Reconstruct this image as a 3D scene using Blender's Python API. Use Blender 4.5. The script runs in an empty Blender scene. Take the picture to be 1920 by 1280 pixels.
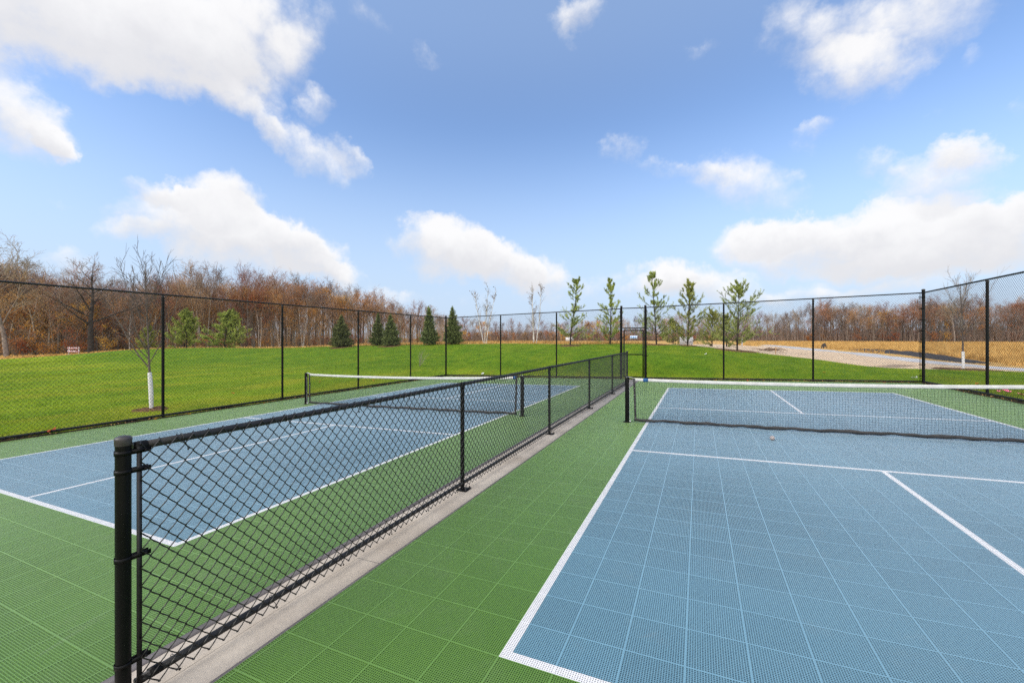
import bpy, bmesh, math, random
import numpy as np
from mathutils import Vector, noise as mnoise

# ---------------------------------------------------------------- scene basics
sc = bpy.context.scene
COL = sc.collection
F, CX, CY, CZ, YAW, VY = 780.78, 0.97849, -2.0060, 1.69858, 0.421508, 635.07   # calibration of the photograph (1920 px wide)
KX = 0.02408                                                                     # cross fall of the courts
SY, CYW = math.sin(YAW), math.cos(YAW)

def at(u, d):
    """ground-plan point in the direction of photo column u, at depth d metres"""
    a = (u - 960.0) / F
    return CX + d * (-SY + CYW * a), CY + d * (CYW + SY * a)

def zat(v, d):
    return CZ - (v - VY) / F * d

def plane(x, y=0):
    return KX * x

rng = np.random.default_rng(7)
random.seed(7)

# ---------------------------------------------------------------- mesh helpers
class MB:
    """collects pieces of geometry and links them as ONE mesh object"""
    def __init__(s):
        s.v = []; s.q = []; s.t = []; s.n = 0; s.qm = []; s.tm = []; s.polys = []; s.pm = []
    def add(s, v, quads=None, tris=None, mi=0):
        v = np.asarray(v, dtype=np.float64).reshape(-1, 3)
        if quads is not None and len(quads):
            qq = np.asarray(quads, dtype=np.int64).reshape(-1, 4) + s.n
            s.q.append(qq); s.qm.append(np.full(len(qq), mi))
        if tris is not None and len(tris):
            tt = np.asarray(tris, dtype=np.int64).reshape(-1, 3) + s.n
            s.t.append(tt); s.tm.append(np.full(len(tt), mi))
        s.v.append(v); s.n += len(v)
    def poly(s, v, mi=0):
        v = np.asarray(v, dtype=np.float64).reshape(-1, 3)
        s.polys.append(np.arange(len(v)) + s.n); s.pm.append(mi)
        s.v.append(v); s.n += len(v)
    def box(s, c, size, rz=0.0, mi=0, bev=0.0):
        x, y, z = [k / 2 for k in size]
        p = np.array([[sx * x, sy * y, sz * z] for sz in (-1, 1) for sy in (-1, 1) for sx in (-1, 1)])
        if rz:
            cc, ss = math.cos(rz), math.sin(rz)
            p = np.stack([p[:, 0] * cc - p[:, 1] * ss, p[:, 0] * ss + p[:, 1] * cc, p[:, 2]], 1)
        s.add(p + np.array(c), [[0, 2, 3, 1], [4, 5, 7, 6], [0, 1, 5, 4], [2, 6, 7, 3], [0, 4, 6, 2], [1, 3, 7, 5]], mi=mi)
    def tubes(s, pts, r, k=6, ref=(0, 0, 1), caps=False, mi=0):
        """pts (S,n,3) polylines; r scalar or (n,) or (S,n)"""
        pts = np.asarray(pts, dtype=np.float64)
        if pts.ndim == 2: pts = pts[None]
        S, n, _ = pts.shape
        T = np.gradient(pts, axis=1)
        T /= np.linalg.norm(T, axis=2, keepdims=True) + 1e-12
        ref = np.asarray(ref, dtype=np.float64)
        A = np.cross(T, np.broadcast_to(ref, T.shape))
        bad = np.linalg.norm(A, axis=2) < 1e-3
        if bad.any():
            A[bad] = np.cross(T[bad], np.array([0.31, 0.95, 0.02]))
        A /= np.linalg.norm(A, axis=2, keepdims=True) + 1e-12
        B = np.cross(T, A)
        r = np.broadcast_to(np.asarray(r, dtype=np.float64), (S, n))
        th = np.arange(k) * 2 * math.pi / k
        V = pts[:, :, None, :] + r[:, :, None, None] * (np.cos(th)[None, None, :, None] * A[:, :, None, :] + np.sin(th)[None, None, :, None] * B[:, :, None, :])
        idx = np.arange(S * n * k).reshape(S, n, k)
        a = idx[:, :-1, :]; b = np.roll(a, -1, axis=2); c = idx[:, 1:, :]; d = np.roll(c, -1, axis=2)
        Q = np.stack([a, b, d, c], -1).reshape(-1, 4)
        base = s.n
        s.add(V.reshape(-1, 3), Q, mi=mi)
        if caps:
            for i in range(S):
                s.polys.append(idx[i, 0, ::-1] + base); s.pm.append(mi)
                s.polys.append(idx[i, -1, :] + base); s.pm.append(mi)
    def segs(s, P0, P1, R0, R1, k=3, mi=0):
        P0 = np.asarray(P0); P1 = np.asarray(P1)
        r = np.stack([np.asarray(R0), np.asarray(R1)], 1)
        s.tubes(np.stack([P0, P1], 1), r, k, mi=mi)
    def lathe(s, prof, c=(0, 0, 0), k=20, mi=0):
        prof = np.asarray(prof, dtype=np.float64); n = len(prof)
        th = np.arange(k) * 2 * math.pi / k
        V = np.stack([prof[:, None, 0] * np.cos(th), prof[:, None, 0] * np.sin(th), np.broadcast_to(prof[:, None, 1], (n, k))], -1) + np.array(c)
        idx = np.arange(n * k).reshape(n, k)
        a = idx[:-1]; b = np.roll(a, -1, 1); c2 = idx[1:]; d = np.roll(c2, -1, 1)
        s.add(V.reshape(-1, 3), np.stack([a, b, d, c2], -1).reshape(-1, 4), mi=mi)
    def build(s, name, mats, parent=None, smooth=False):
        me = bpy.data.meshes.new(name)
        V = np.concatenate(s.v) if s.v else np.zeros((0, 3))
        loops = []; starts = []; tot = []; mi = []
        pos = 0
        if s.q:
            q = np.concatenate(s.q); loops.append(q.ravel()); starts.append(np.arange(len(q)) * 4 + pos); tot.append(np.full(len(q), 4)); pos += q.size; mi.append(np.concatenate(s.qm))
        if s.t:
            t = np.concatenate(s.t); loops.append(t.ravel()); starts.append(np.arange(len(t)) * 3 + pos); tot.append(np.full(len(t), 3)); pos += t.size; mi.append(np.concatenate(s.tm))
        for p, m in zip(s.polys, s.pm):
            loops.append(np.asarray(p)); starts.append(np.array([pos])); tot.append(np.array([len(p)])); pos += len(p); mi.append(np.array([m]))
        L = np.concatenate(loops); ST = np.concatenate(starts); TO = np.concatenate(tot); M = np.concatenate(mi)
        me.vertices.add(len(V)); me.vertices.foreach_set('co', V.astype(np.float32).ravel())
        me.loops.add(len(L)); me.loops.foreach_set('vertex_index', L.astype(np.int32))
        me.polygons.add(len(ST)); me.polygons.foreach_set('loop_start', ST.astype(np.int32)); me.polygons.foreach_set('loop_total', TO.astype(np.int32))
        if not isinstance(mats, (list, tuple)): mats = [mats]
        for m in mats: me.materials.append(m)
        me.polygons.foreach_set('material_index', M.astype(np.int32))
        if smooth: me.polygons.foreach_set('use_smooth', np.ones(len(ST), dtype=bool))
        me.update(calc_edges=True); me.validate()
        return link(name, me, parent)

def link(name, data, parent=None):
    o = bpy.data.objects.new(name, data); COL.objects.link(o)
    if parent is not None: o.parent = parent
    return o

def tag(o, label=None, cat=None, group=None, kind=None):
    if label: o['label'] = label
    if cat: o['category'] = cat
    if group: o['group'] = group
    if kind: o['kind'] = kind
    return o

def empty(name, loc, rz=0.0, scale=1.0):
    o = link(name, None); o.location = loc; o.rotation_euler = (0, 0, rz)
    o.scale = (scale,) * 3 if not isinstance(scale, (tuple, list)) else scale
    o.empty_display_size = 0.2
    return o

def copy_tree(o, parent=None):
    c = o.copy(); COL.objects.link(c)
    if parent is not None: c.parent = parent
    for ch in list(o.children): copy_tree(ch, c)
    return c

# ---------------------------------------------------------------- node helpers
class X:
    """tiny expression layer over math nodes"""
    def __init__(s, nt, sock): s.nt = nt; s.s = sock
    def _m(s, op, b=None, c=None, clamp=False):
        n = s.nt.nodes.new('ShaderNodeMath'); n.operation = op; n.use_clamp = clamp
        for i, k in enumerate((s, b, c)):
            if k is None: continue
            if isinstance(k, X): s.nt.links.new(k.s, n.inputs[i])
            else: n.inputs[i].default_value = float(k)
        return X(s.nt, n.outputs[0])
    def __add__(s, o): return s._m('ADD', o)
    def __radd__(s, o): return s._m('ADD', o)
    def __sub__(s, o): return s._m('SUBTRACT', o)
    def __rsub__(s, o): return (s * -1.0) + o
    def __mul__(s, o): return s._m('MULTIPLY', o)
    def __rmul__(s, o): return s._m('MULTIPLY', o)
    def __truediv__(s, o): return s._m('DIVIDE', o)
    def mx(s, o): return s._m('MAXIMUM', o)
    def mn(s, o): return s._m('MINIMUM', o)
    def fract(s): return s._m('FRACT')
    def floor(s): return s._m('FLOOR')
    def abs(s): return s._m('ABSOLUTE')
    def gt(s, o): return s._m('GREATER_THAN', o)
    def lt(s, o): return s._m('LESS_THAN', o)
    def pow(s, o): return s._m('POWER', o)
    def atan2(s, o): return s._m('ARCTAN2', o)
    def clamp(s): return s._m('ADD', 0.0, clamp=True)
    def sstep(s, lo, hi):
        n = s.nt.nodes.new('ShaderNodeMapRange'); n.interpolation_type = 'SMOOTHSTEP'
        s.nt.links.new(s.s, n.inputs[0]); n.inputs[1].default_value = lo; n.inputs[2].default_value = hi
        return X(s.nt, n.outputs[0])
    def lstep(s, lo, hi, a=0.0, b=1.0):
        n = s.nt.nodes.new('ShaderNodeMapRange')
        s.nt.links.new(s.s, n.inputs[0]); n.inputs[1].default_value = lo; n.inputs[2].default_value = hi
        n.inputs[3].default_value = a; n.inputs[4].default_value = b
        return X(s.nt, n.outputs[0])

def mixc(nt, fac, a, b, mode='MIX'):
    n = nt.nodes.new('ShaderNodeMix'); n.data_type = 'RGBA'; n.blend_type = mode
    if isinstance(fac, X): nt.links.new(fac.s, n.inputs[0])
    else: n.inputs[0].default_value = fac
    for i, k in ((6, a), (7, b)):
        if isinstance(k, (tuple, list)): n.inputs[i].default_value = (*k[:3], 1)
        else: nt.links.new(k, n.inputs[i])
    return n.outputs[2]

def noise(nt, vec, scale, detail=4, rough=0.55, dim='3D', out=0):
    n = nt.nodes.new('ShaderNodeTexNoise'); n.noise_dimensions = dim
    n.inputs['Scale'].default_value = scale; n.inputs['Detail'].default_value = detail; n.inputs['Roughness'].default_value = rough
    if vec is not None: nt.links.new(vec, n.inputs['Vector'])
    return X(nt, n.outputs[out])

def sep(nt, vec):
    n = nt.nodes.new('ShaderNodeSeparateXYZ'); nt.links.new(vec, n.inputs[0])
    return [X(nt, n.outputs[i]) for i in range(3)]

def comb(nt, x, y, z):
    n = nt.nodes.new('ShaderNodeCombineXYZ')
    for i, k in enumerate((x, y, z)):
        if isinstance(k, X): nt.links.new(k.s, n.inputs[i])
        else: n.inputs[i].default_value = k
    return n.outputs[0]

def newmat(name):
    m = bpy.data.materials.new(name); m.use_nodes = True
    nt = m.node_tree; b = nt.nodes['Principled BSDF']
    return m, nt, b

def objco(nt): return nt.nodes.new('ShaderNodeTexCoord').outputs['Object']
def worldco(nt): return nt.nodes.new('ShaderNodeNewGeometry').outputs['Position']

def simple(name, col, rough=0.6, spec=0.5, var=0.25, scale=6.0, metallic=0.0, bump=0.0, rnd=0.0, world=False, col2=None, trans=0.0, bscale=None):
    """a real-surface material: base colour with two scales of uneven wear"""
    m, nt, b = newmat(name)
    co = worldco(nt) if world else objco(nt)
    f = noise(nt, co, scale, 5, 0.6)
    lo = tuple(c * (1 - var) for c in col); hi = tuple(min(1, c * (1 + var)) for c in (col2 or col))
    c = mixc(nt, f.sstep(0.3, 0.7), lo, hi)
    if rnd:
        oi = nt.nodes.new('ShaderNodeObjectInfo')
        r = X(nt, oi.outputs['Random'])
        hs = nt.nodes.new('ShaderNodeHueSaturation')
        nt.links.new(c, hs.inputs['Color']); nt.links.new(r.lstep(0, 1, 0.5 - 0.03 * rnd, 0.5 + 0.03 * rnd).s, hs.inputs['Hue'])
        nt.links.new(r.lstep(0, 1, 1 - 0.35 * rnd, 1 + 0.35 * rnd).s, hs.inputs['Value'])
        c = hs.outputs[0]
    nt.links.new(c, b.inputs['Base Color'])
    nt.links.new(f.lstep(0.2, 0.8, rough - 0.08, min(1, rough + 0.08)).s, b.inputs['Roughness'])
    b.inputs['Specular IOR Level'].default_value = spec; b.inputs['Metallic'].default_value = metallic
    if bump:
        bn = nt.nodes.new('ShaderNodeBump'); bn.inputs['Strength'].default_value = bump; bn.inputs['Distance'].default_value = 0.01
        nt.links.new(noise(nt, co, bscale or scale * 8, 4).s, bn.inputs['Height']); nt.links.new(bn.outputs[0], b.inputs['Normal'])
    if trans:
        tr = nt.nodes.new('ShaderNodeBsdfTranslucent'); nt.links.new(c, tr.inputs['Color'])
        ms = nt.nodes.new('ShaderNodeMixShader'); ms.inputs[0].default_value = trans
        out = nt.nodes['Material Output']
        nt.links.new(b.outputs[0], ms.inputs[1]); nt.links.new(tr.outputs[0], ms.inputs[2]); nt.links.new(ms.outputs[0], out.inputs['Surface'])
    return m

# ---------------------------------------------------------------- camera
cam = bpy.data.cameras.new('camera'); cam_o = link('camera', cam); sc.camera = cam_o
cam.sensor_width = 36.0; cam.lens = F / 1920 * 36.0
cam.shift_y = -(640 - VY) / 1920.0
cam.clip_start = 0.05; cam.clip_end = 9000
cam_o.location = (CX, CY, CZ); cam_o.rotation_euler = (math.radians(90), 0, YAW)

# ---------------------------------------------------------------- world: Nishita sky with drifting clouds, laid out by compass direction
SUN_EL = math.radians(36); SUN_AZ = math.radians(-142)     # azimuth from +Y towards +X: behind the camera, to the left
w = bpy.data.worlds.new('World'); sc.world = w; w.use_nodes = True
nt = w.node_tree; nt.nodes.clear()
out = nt.nodes.new('ShaderNodeOutputWorld')
sky = nt.nodes.new('ShaderNodeTexSky'); sky.sky_type = 'NISHITA'; sky.sun_disc = False
sky.sun_elevation = SUN_EL; sky.sun_rotation = SUN_AZ; sky.air_density = 1.0; sky.dust_density = 0.6; sky.ozone_density = 1.6
dirv = nt.nodes.new('ShaderNodeTexCoord').outputs['Generated']
dx, dy, dz = sep(nt, dirv)
def cloud_uv(u, v):
    x, y = at(u, 1.0); x -= CX; y -= CY; z = (VY - v) / F
    return math.atan2(x, y), math.atan2(z, math.hypot(x, y))
wn = nt.nodes.new('ShaderNodeTexNoise'); wn.inputs['Scale'].default_value = 5.0; wn.inputs['Detail'].default_value = 6; wn.inputs['Roughness'].default_value = 0.6
nt.links.new(dirv, wn.inputs['Vector'])
sc3 = nt.nodes.new('ShaderNodeSeparateColor'); nt.links.new(wn.outputs['Color'], sc3.inputs[0])
w1 = X(nt, sc3.outputs[0]) - 0.5; w2 = X(nt, sc3.outputs[1]) - 0.5
hyp = (dx * dx + dy * dy)._m('SQRT')
wn2 = nt.nodes.new('ShaderNodeTexNoise'); wn2.inputs['Scale'].default_value = 17.0; wn2.inputs['Detail'].default_value = 6; wn2.inputs['Roughness'].default_value = 0.62
nt.links.new(dirv, wn2.inputs['Vector']); sc4 = nt.nodes.new('ShaderNodeSeparateColor'); nt.links.new(wn2.outputs['Color'], sc4.inputs[0])
az = dx.atan2(dy) + w1 * 0.10 + (X(nt, sc4.outputs[0]) - 0.5) * 0.07; el = dz.atan2(hyp) + w2 * 0.09 + (X(nt, sc4.outputs[1]) - 0.5) * 0.06
fbm = noise(nt, dirv, 9.0, 9, 0.62)
fine = noise(nt, dirv, 30.0, 6, 0.6)
# (u, v, half width, half height, tilt deg, weight)
BL = [(10, 50, 170, 85, 10, .75), (250, 165, 130, 36, 15, .3), (700, 40, 70, 24, -20, .16), (120, 10, 460, 130, 0, 1.0), (430, 40, 200, 110, 15, 1.0), (300, 105, 190, 75, 10, 0.8), (90, 130, 190, 50, 15, .45), (560, 110, 60, 60, 40, .5), (30, 235, 130, 75, -38, 1.1), (100, 275, 55, 25, -45, .8),
      (455, 195, 110, 34, -32, 0.55), (500, 165, 50, 26, -20, .38), (590, 200, 40, 32, 20, 0.58), (560, 270, 130, 38, -32, 0.7), (655, 300, 55, 24, -35, 0.75),
      (300, 365, 70, 28, -20, 0.9), (415, 385, 80, 58, 10, 1.2), (440, 450, 190, 62, -8, 1.4), (570, 465, 100, 48, -25, 1.0), (620, 510, 70, 26, -10, .8),
      (255, 445, 60, 26, 15, 0.5), (835, 465, 105, 56, -8, 1.4), (930, 490, 90, 40, -15, 1.0), (1000, 515, 60, 36, 0, 0.7),
      (1075, 25, 60, 40, 10, 0.8), (1060, 70, 20, 30, 20, 0.35), (1605, 130, 115, 64, -25, 0.68), (1530, 50, 130, 70, 0, 0.36), (1700, 70, 130, 80, 0, 0.42), (1640, 15, 260, 70, 0, 0.32), (1800, 20, 160, 60, 0, .3), (1460, 10, 90, 30, 0, .3),
      (1390, 345, 120, 54, -22, 0.66), (1330, 330, 60, 20, -10, 0.3), (1640, 310, 70, 28, -20, .5), (1760, 340, 120, 62, -12, 0.85), (1800, 295, 80, 30, -25, 0.6),
      (1530, 245, 55, 28, 15, 0.5), (1160, 285, 46, 32, 0, 0.4), (1240, 320, 60, 20, -15, 0.4), (805, 105, 48, 22, -25, 0.32), (1905, 205, 32, 32, 0, .5), (1330, 85, 60, 14, 10, .2), (1740, 235, 40, 16, 20, .22), (1430, 160, 26, 12, 0, .2), (1820, 120, 30, 30, 0, .2), (110, 395, 60, 10, -10, .2),
      (1600, 450, 260, 62, 0, 1.4), (1820, 460, 200, 60, 0, 1.4), (1430, 445, 110, 34, 8, 0.8), (1700, 500, 220, 40, 0, 1.0),
      (1320, 530, 120, 34, -10, 0.95), (1240, 535, 70, 26, 10, 0.6), (1490, 555, 100, 22, 0, 0.5), (1040, 515, 80, 40, -25, 0.32), (1100, 540, 190, 34, 0, 0.28), (850, 560, 200, 20, 0, 0.2), (1660, 545, 160, 18, 0, .6),
      (115, 495, 55, 22, 0, 0.5), (175, 515, 60, 16, 0, 0.3), (690, 555, 120, 20, 0, .25)]
D = None; SW = None; SS = None
for (u, v, rx, ry, tilt, wt) in BL:
    a0, e0 = cloud_uv(u, v)
    sx = abs(cloud_uv(u + 20, v)[0] - cloud_uv(u - 20, v)[0]) / 40; sy = abs(cloud_uv(u, v + 20)[1] - cloud_uv(u, v - 20)[1]) / 40
    RX, RY = rx * sx * 1.20, ry * sy * 1.20; t = math.radians(tilt); c, s_ = math.cos(t), math.sin(t)
    px = az - a0; py = el - e0
    X1 = (px * c + py * s_) * (1 / RX); Y1 = (py * c - px * s_) * (1 / RY)
    q = (1.0 - (X1 * X1 + Y1 * Y1)).mx(0.0)
    q = q * wt
    D = q if D is None else D + q
    SW = q if SW is None else SW + q
    SS = q * Y1 if SS is None else SS + q * Y1
dens = D.mn(1.5) + (fbm - 0.5) * 1.7 + (fine - 0.5) * 0.75
shade = (SS / (SW + 0.02)) + (fbm - 0.5) * 1.1 + D.mn(1.4) * -0.25
topness = (SS / (SW + 0.02)).sstep(-0.35, 0.5)               # crisp billows on top, ragged soft undersides
cover = ((dens - 0.10) / (1.45 - topness * 0.55)).sstep(0.0, 1.0) * D.sstep(0.0, 0.22)
bright = shade.sstep(-0.75, 0.25)
# unseen bright cloud added behind and above the camera to lift the ground light
fx = dx * (-SY) + dy * CYW
behind = (fx * -1.0 + dz * 0.9).sstep(0.42, 0.9)
gen = (noise(nt, dirv, 3.2, 7, 0.6) + 0.0).sstep(0.42, 0.62) * behind
SKYK = 0.10
tint = mixc(nt, 1.0, sky.outputs[0], (0.94, 0.99, 1.09), 'MULTIPLY')
bg1 = nt.nodes.new('ShaderNodeBackground'); nt.links.new(tint, bg1.inputs[0]); bg1.inputs[1].default_value = SKYK
CB = 0.465
cloudc = mixc(nt, bright, (0.80, 0.80, 0.83), (1.0, 0.995, 1.0))
bg2 = nt.nodes.new('ShaderNodeBackground'); nt.links.new(cloudc, bg2.inputs[0]); bg2.inputs[1].default_value = CB
haze = (1.0 - dz.sstep(0.03, 0.46)) * 0.93
bg3 = nt.nodes.new('ShaderNodeBackground'); bg3.inputs[0].default_value = (0.61, 0.76, 0.98, 1); bg3.inputs[1].default_value = 0.44
bg4 = nt.nodes.new('ShaderNodeBackground'); bg4.inputs[0].default_value = (1.0, 0.94, 0.85, 1); bg4.inputs[1].default_value = 1.95
m0 = nt.nodes.new('ShaderNodeMixShader'); nt.links.new(haze.s, m0.inputs[0]); nt.links.new(bg1.outputs[0], m0.inputs[1]); nt.links.new(bg3.outputs[0], m0.inputs[2])
veil = nt.nodes.new('ShaderNodeBackground'); veil.inputs[0].default_value = (0.42, 0.60, 0.93, 1); veil.inputs[1].default_value = 0.44
mv = nt.nodes.new('ShaderNodeMixShader'); nt.links.new((dz.sstep(0.44, 0.64) * 0.42).s, mv.inputs[0]); nt.links.new(m0.outputs[0], mv.inputs[1]); nt.links.new(veil.outputs[0], mv.inputs[2]); m0 = mv
m1 = nt.nodes.new('ShaderNodeMixShader'); nt.links.new((cover * 0.97).s, m1.inputs[0]); nt.links.new(m0.outputs[0], m1.inputs[1]); nt.links.new(bg2.outputs[0], m1.inputs[2])
m2 = nt.nodes.new('ShaderNodeMixShader'); nt.links.new(gen.s, m2.inputs[0]); nt.links.new(m1.outputs[0], m2.inputs[1]); nt.links.new(bg4.outputs[0], m2.inputs[2])
nt.links.new(m2.outputs[0], out.inputs[0])
w.cycles.sampling_method = 'MANUAL'; w.cycles.sample_map_resolution = 512

sun = bpy.data.lights.new('sun', 'SUN'); sun.energy = 0.95; sun.angle = math.radians(28); sun.color = (1.0, 0.92, 0.80)
sun_o = link('sun', sun)
sdir = Vector((math.sin(SUN_AZ) * math.cos(SUN_EL), math.cos(SUN_AZ) * math.cos(SUN_EL), math.sin(SUN_EL)))
sun_o.rotation_euler = sdir.to_track_quat('Z', 'Y').to_euler(); sun_o.location = (10, -10, 20)
sc.view_settings.view_transform = 'Standard'; sc.view_settings.look = 'None'; sc.view_settings.exposure = 1.1; sc.view_settings.gamma = 1.0
sc.render.engine = 'CYCLES'
sc.cycles.use_denoising = False
sc.cycles.max_bounces = 6; sc.cycles.transparent_max_bounces = 8

# ---------------------------------------------------------------- materials
def court_mat(name, col, tvar=0.05, dark=(0.02, 0.05, 0.05), seam=None, rough=0.36, hs=0.325, sheen=(0.85, 0.9, 0.95)):
    """interlocking sports tiles: 12 inch tiles, 24 x 24 square holes each, solid rims at the seams"""
    m, nt, b = newmat(name)
    x, y, z = sep(nt, objco(nt))
    T = 0.3048
    tx = x / T; ty = y / T; fx = tx.fract(); fy = ty.fract()
    hx = (fx - 0.012) * (24 / 0.976); hy = (fy - 0.012) * (24 / 0.976)
    rim = fx.lt(0.012).mx(fx.gt(0.988)).mx(fy.lt(0.012).mx(fy.gt(0.988)))
    d = (hx.fract() - 0.5).abs().mx((hy.fract() - 0.5).abs())
    hole = (1.0 - d.sstep(hs - 0.03, hs + 0.03)) * (1.0 - rim)
    wn = nt.nodes.new('ShaderNodeTexWhiteNoise'); wn.noise_dimensions = '2D'
    nt.links.new(comb(nt, tx.floor(), ty.floor(), 0.0), wn.inputs['Vector'])
    r = X(nt, wn.outputs['Value'])
    co = objco(nt)
    big = noise(nt, co, 0.55, 5, 0.6); mid = noise(nt, co, 3.0, 6, 0.65)
    c = mixc(nt, r, tuple(k * (1 - tvar) for k in col), tuple(min(1, k * (1 + tvar)) for k in col))
    c = mixc(nt, (big.sstep(0.35, 0.7) * 0.16), c, tuple(min(1, k * 0.8 + 0.06) for k in col))
    c = mixc(nt, (mid.sstep(0.5, 0.8) * 0.10), c, (0.30, 0.29, 0.25))
    sx_, sy_, sz_ = sep(nt, co)
    sc1 = noise(nt, comb(nt, sx_ * 0.9 + sy_ * 0.5, sy_ * 5.0 - sx_ * 3.5, 0.0), 1.6, 4, 0.55); sc2 = noise(nt, comb(nt, sx_ * 6.0 + sy_ * 2.0, sy_ * 0.8 - sx_ * 0.4, 3.0), 1.3, 4, 0.55)
    c = mixc(nt, (sc1.sstep(0.66, 0.80).mx(sc2.sstep(0.68, 0.82)) * 0.16), c, (0.42, 0.42, 0.39))
    spot = noise(nt, co, 1.1, 3, 0.5); c = mixc(nt, (spot.sstep(0.60, 0.78) * 0.16), c, tuple(k * 0.5 for k in col))
    gap = fx.lt(0.004).mx(fy.lt(0.004))
    c = mixc(nt, rim * 0.36, c, seam or tuple(min(1, k * 1.35 + 0.03) for k in col))
    c = mixc(nt, gap * 0.6, c, dark)
    nt.links.new(c, b.inputs['Base Color'])
    nt.links.new((big.lstep(0.3, 0.7, rough - 0.05, rough + 0.08) + mid * 0.08).s, b.inputs['Roughness']); b.inputs['Specular IOR Level'].default_value = 0.5
    b.inputs['Sheen Weight'].default_value = 0.46; b.inputs['Sheen Roughness'].default_value = 0.35; b.inputs['Sheen Tint'].default_value = (*sheen, 1)   # grazing-angle brightening of the far tiles, put in as sheen
    bn = nt.nodes.new('ShaderNodeBump'); bn.inputs['Strength'].default_value = 0.25; bn.inputs['Distance'].default_value = 0.003
    nt.links.new(((1.0 - hole) + mid * 0.2).s, bn.inputs['Height']); nt.links.new(bn.outputs[0], b.inputs['Normal'])
    tp = nt.nodes.new('ShaderNodeBsdfTransparent'); ms = nt.nodes.new('ShaderNodeMixShader'); o_ = nt.nodes['Material Output']
    nt.links.new(hole.s, ms.inputs[0]); nt.links.new(b.outputs[0], ms.inputs[1]); nt.links.new(tp.outputs[0], ms.inputs[2]); nt.links.new(ms.outputs[0], o_.inputs['Surface'])
    return m

M = {}
M['green'] = court_mat('green_tile', (0.088, 0.192, 0.022), sheen=(0.78, 1.0, 0.52), dark=(0.020, 0.046, 0.010))
M['blue'] = court_mat('blue_tile', (0.120, 0.250, 0.322), dark=(0.018, 0.050, 0.075))
M['white'] = court_mat('white_tile', (0.66, 0.655, 0.65), 0.02, dark=(0.10, 0.095, 0.10), seam=(0.68, 0.68, 0.68), hs=0.26)
M['slab'] = simple('shade_dark_slab', (0.050, 0.048, 0.045), 0.9, 0.2, 0.4, 3, world=True)  # concrete under the tiles, the shade inside the holes put into its dark colour
M['edge'] = simple('edge_rubber', (0.085, 0.078, 0.082), 0.7, 0.4, 0.2, 5)
M['black'] = simple('black_coating', (0.0022, 0.0022, 0.0024), 0.40, 0.15, 0.3, 9, bump=0.05)
M['black2'] = simple('black_rail_coating', (0.010, 0.0095, 0.0095), 0.5, 0.4, 0.45, 14, bump=0.12)
M['wire'] = simple('black_wire', (0.007, 0.007, 0.007), 0.34, 0.5, 0.2, 5)
M['cap'] = simple('black_cap', (0.032, 0.027, 0.028), 0.45, 0.5, 0.4, 20)
M['cord'] = simple('black_cord', (0.012, 0.012, 0.013), 0.9, 0.2, 0.2, 30)
M['vinyl'] = simple('black_vinyl', (0.016, 0.015, 0.016), 0.5, 0.5, 0.5, 6, bump=0.6, bscale=9)
M['tape'] = simple('white_tape', (0.50, 0.50, 0.49), 0.7, 0.3, 0.10, 8, bump=0.35, bscale=14)
M['strap'] = simple('white_strap', (0.70, 0.70, 0.68), 0.7, 0.3, 0.1, 8)
M['label'] = simple('blue_label', (0.012, 0.075, 0.21), 0.6, 0.4, 0.2, 20)
M['steel'] = simple('steel', (0.45, 0.45, 0.46), 0.35, 0.5, 0.2, 30, metallic=1.0)
M['rope'] = simple('black_rope', (0.02, 0.02, 0.02), 0.8, 0.3)
M['ball'] = simple('ball_plastic', (0.30, 0.26, 0.25), 0.55, 0.4, 0.15, 20)

def concrete():
    m, nt, b = newmat('concrete')
    co = worldco(nt)
    a = noise(nt, co, 1.3, 6, 0.65); f = noise(nt, co, 40, 5, 0.7); st = noise(nt, co, 0.7, 3, 0.5)
    c = mixc(nt, a.sstep(0.3, 0.7), (0.315, 0.275, 0.232), (0.430, 0.385, 0.330))
    c = mixc(nt, f.sstep(0.45, 0.75) * 0.35, c, (0.28, 0.25, 0.22))
    c = mixc(nt, st.sstep(0.52, 0.72) * 0.5, c, (0.23, 0.185, 0.14))
    cr = noise(nt, co, 2.2, 8, 0.7); c = mixc(nt, (1.0 - (cr - 0.5).abs().sstep(0.0, 0.006)) * 0.35, c, (0.14, 0.12, 0.10))
    x, y, z = sep(nt, co)
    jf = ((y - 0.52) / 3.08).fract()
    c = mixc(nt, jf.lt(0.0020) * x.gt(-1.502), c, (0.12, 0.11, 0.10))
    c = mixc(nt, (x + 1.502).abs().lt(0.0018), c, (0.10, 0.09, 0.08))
    nt.links.new(c, b.inputs['Base Color']); b.inputs['Roughness'].default_value = 0.85
    bn = nt.nodes.new('ShaderNodeBump'); bn.inputs['Strength'].default_value = 0.25; bn.inputs['Distance'].default_value = 0.004
    nt.links.new(f.s, bn.inputs['Height']); nt.links.new(bn.outputs[0], b.inputs['Normal'])
    return m
M['concrete'] = concrete()

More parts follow.
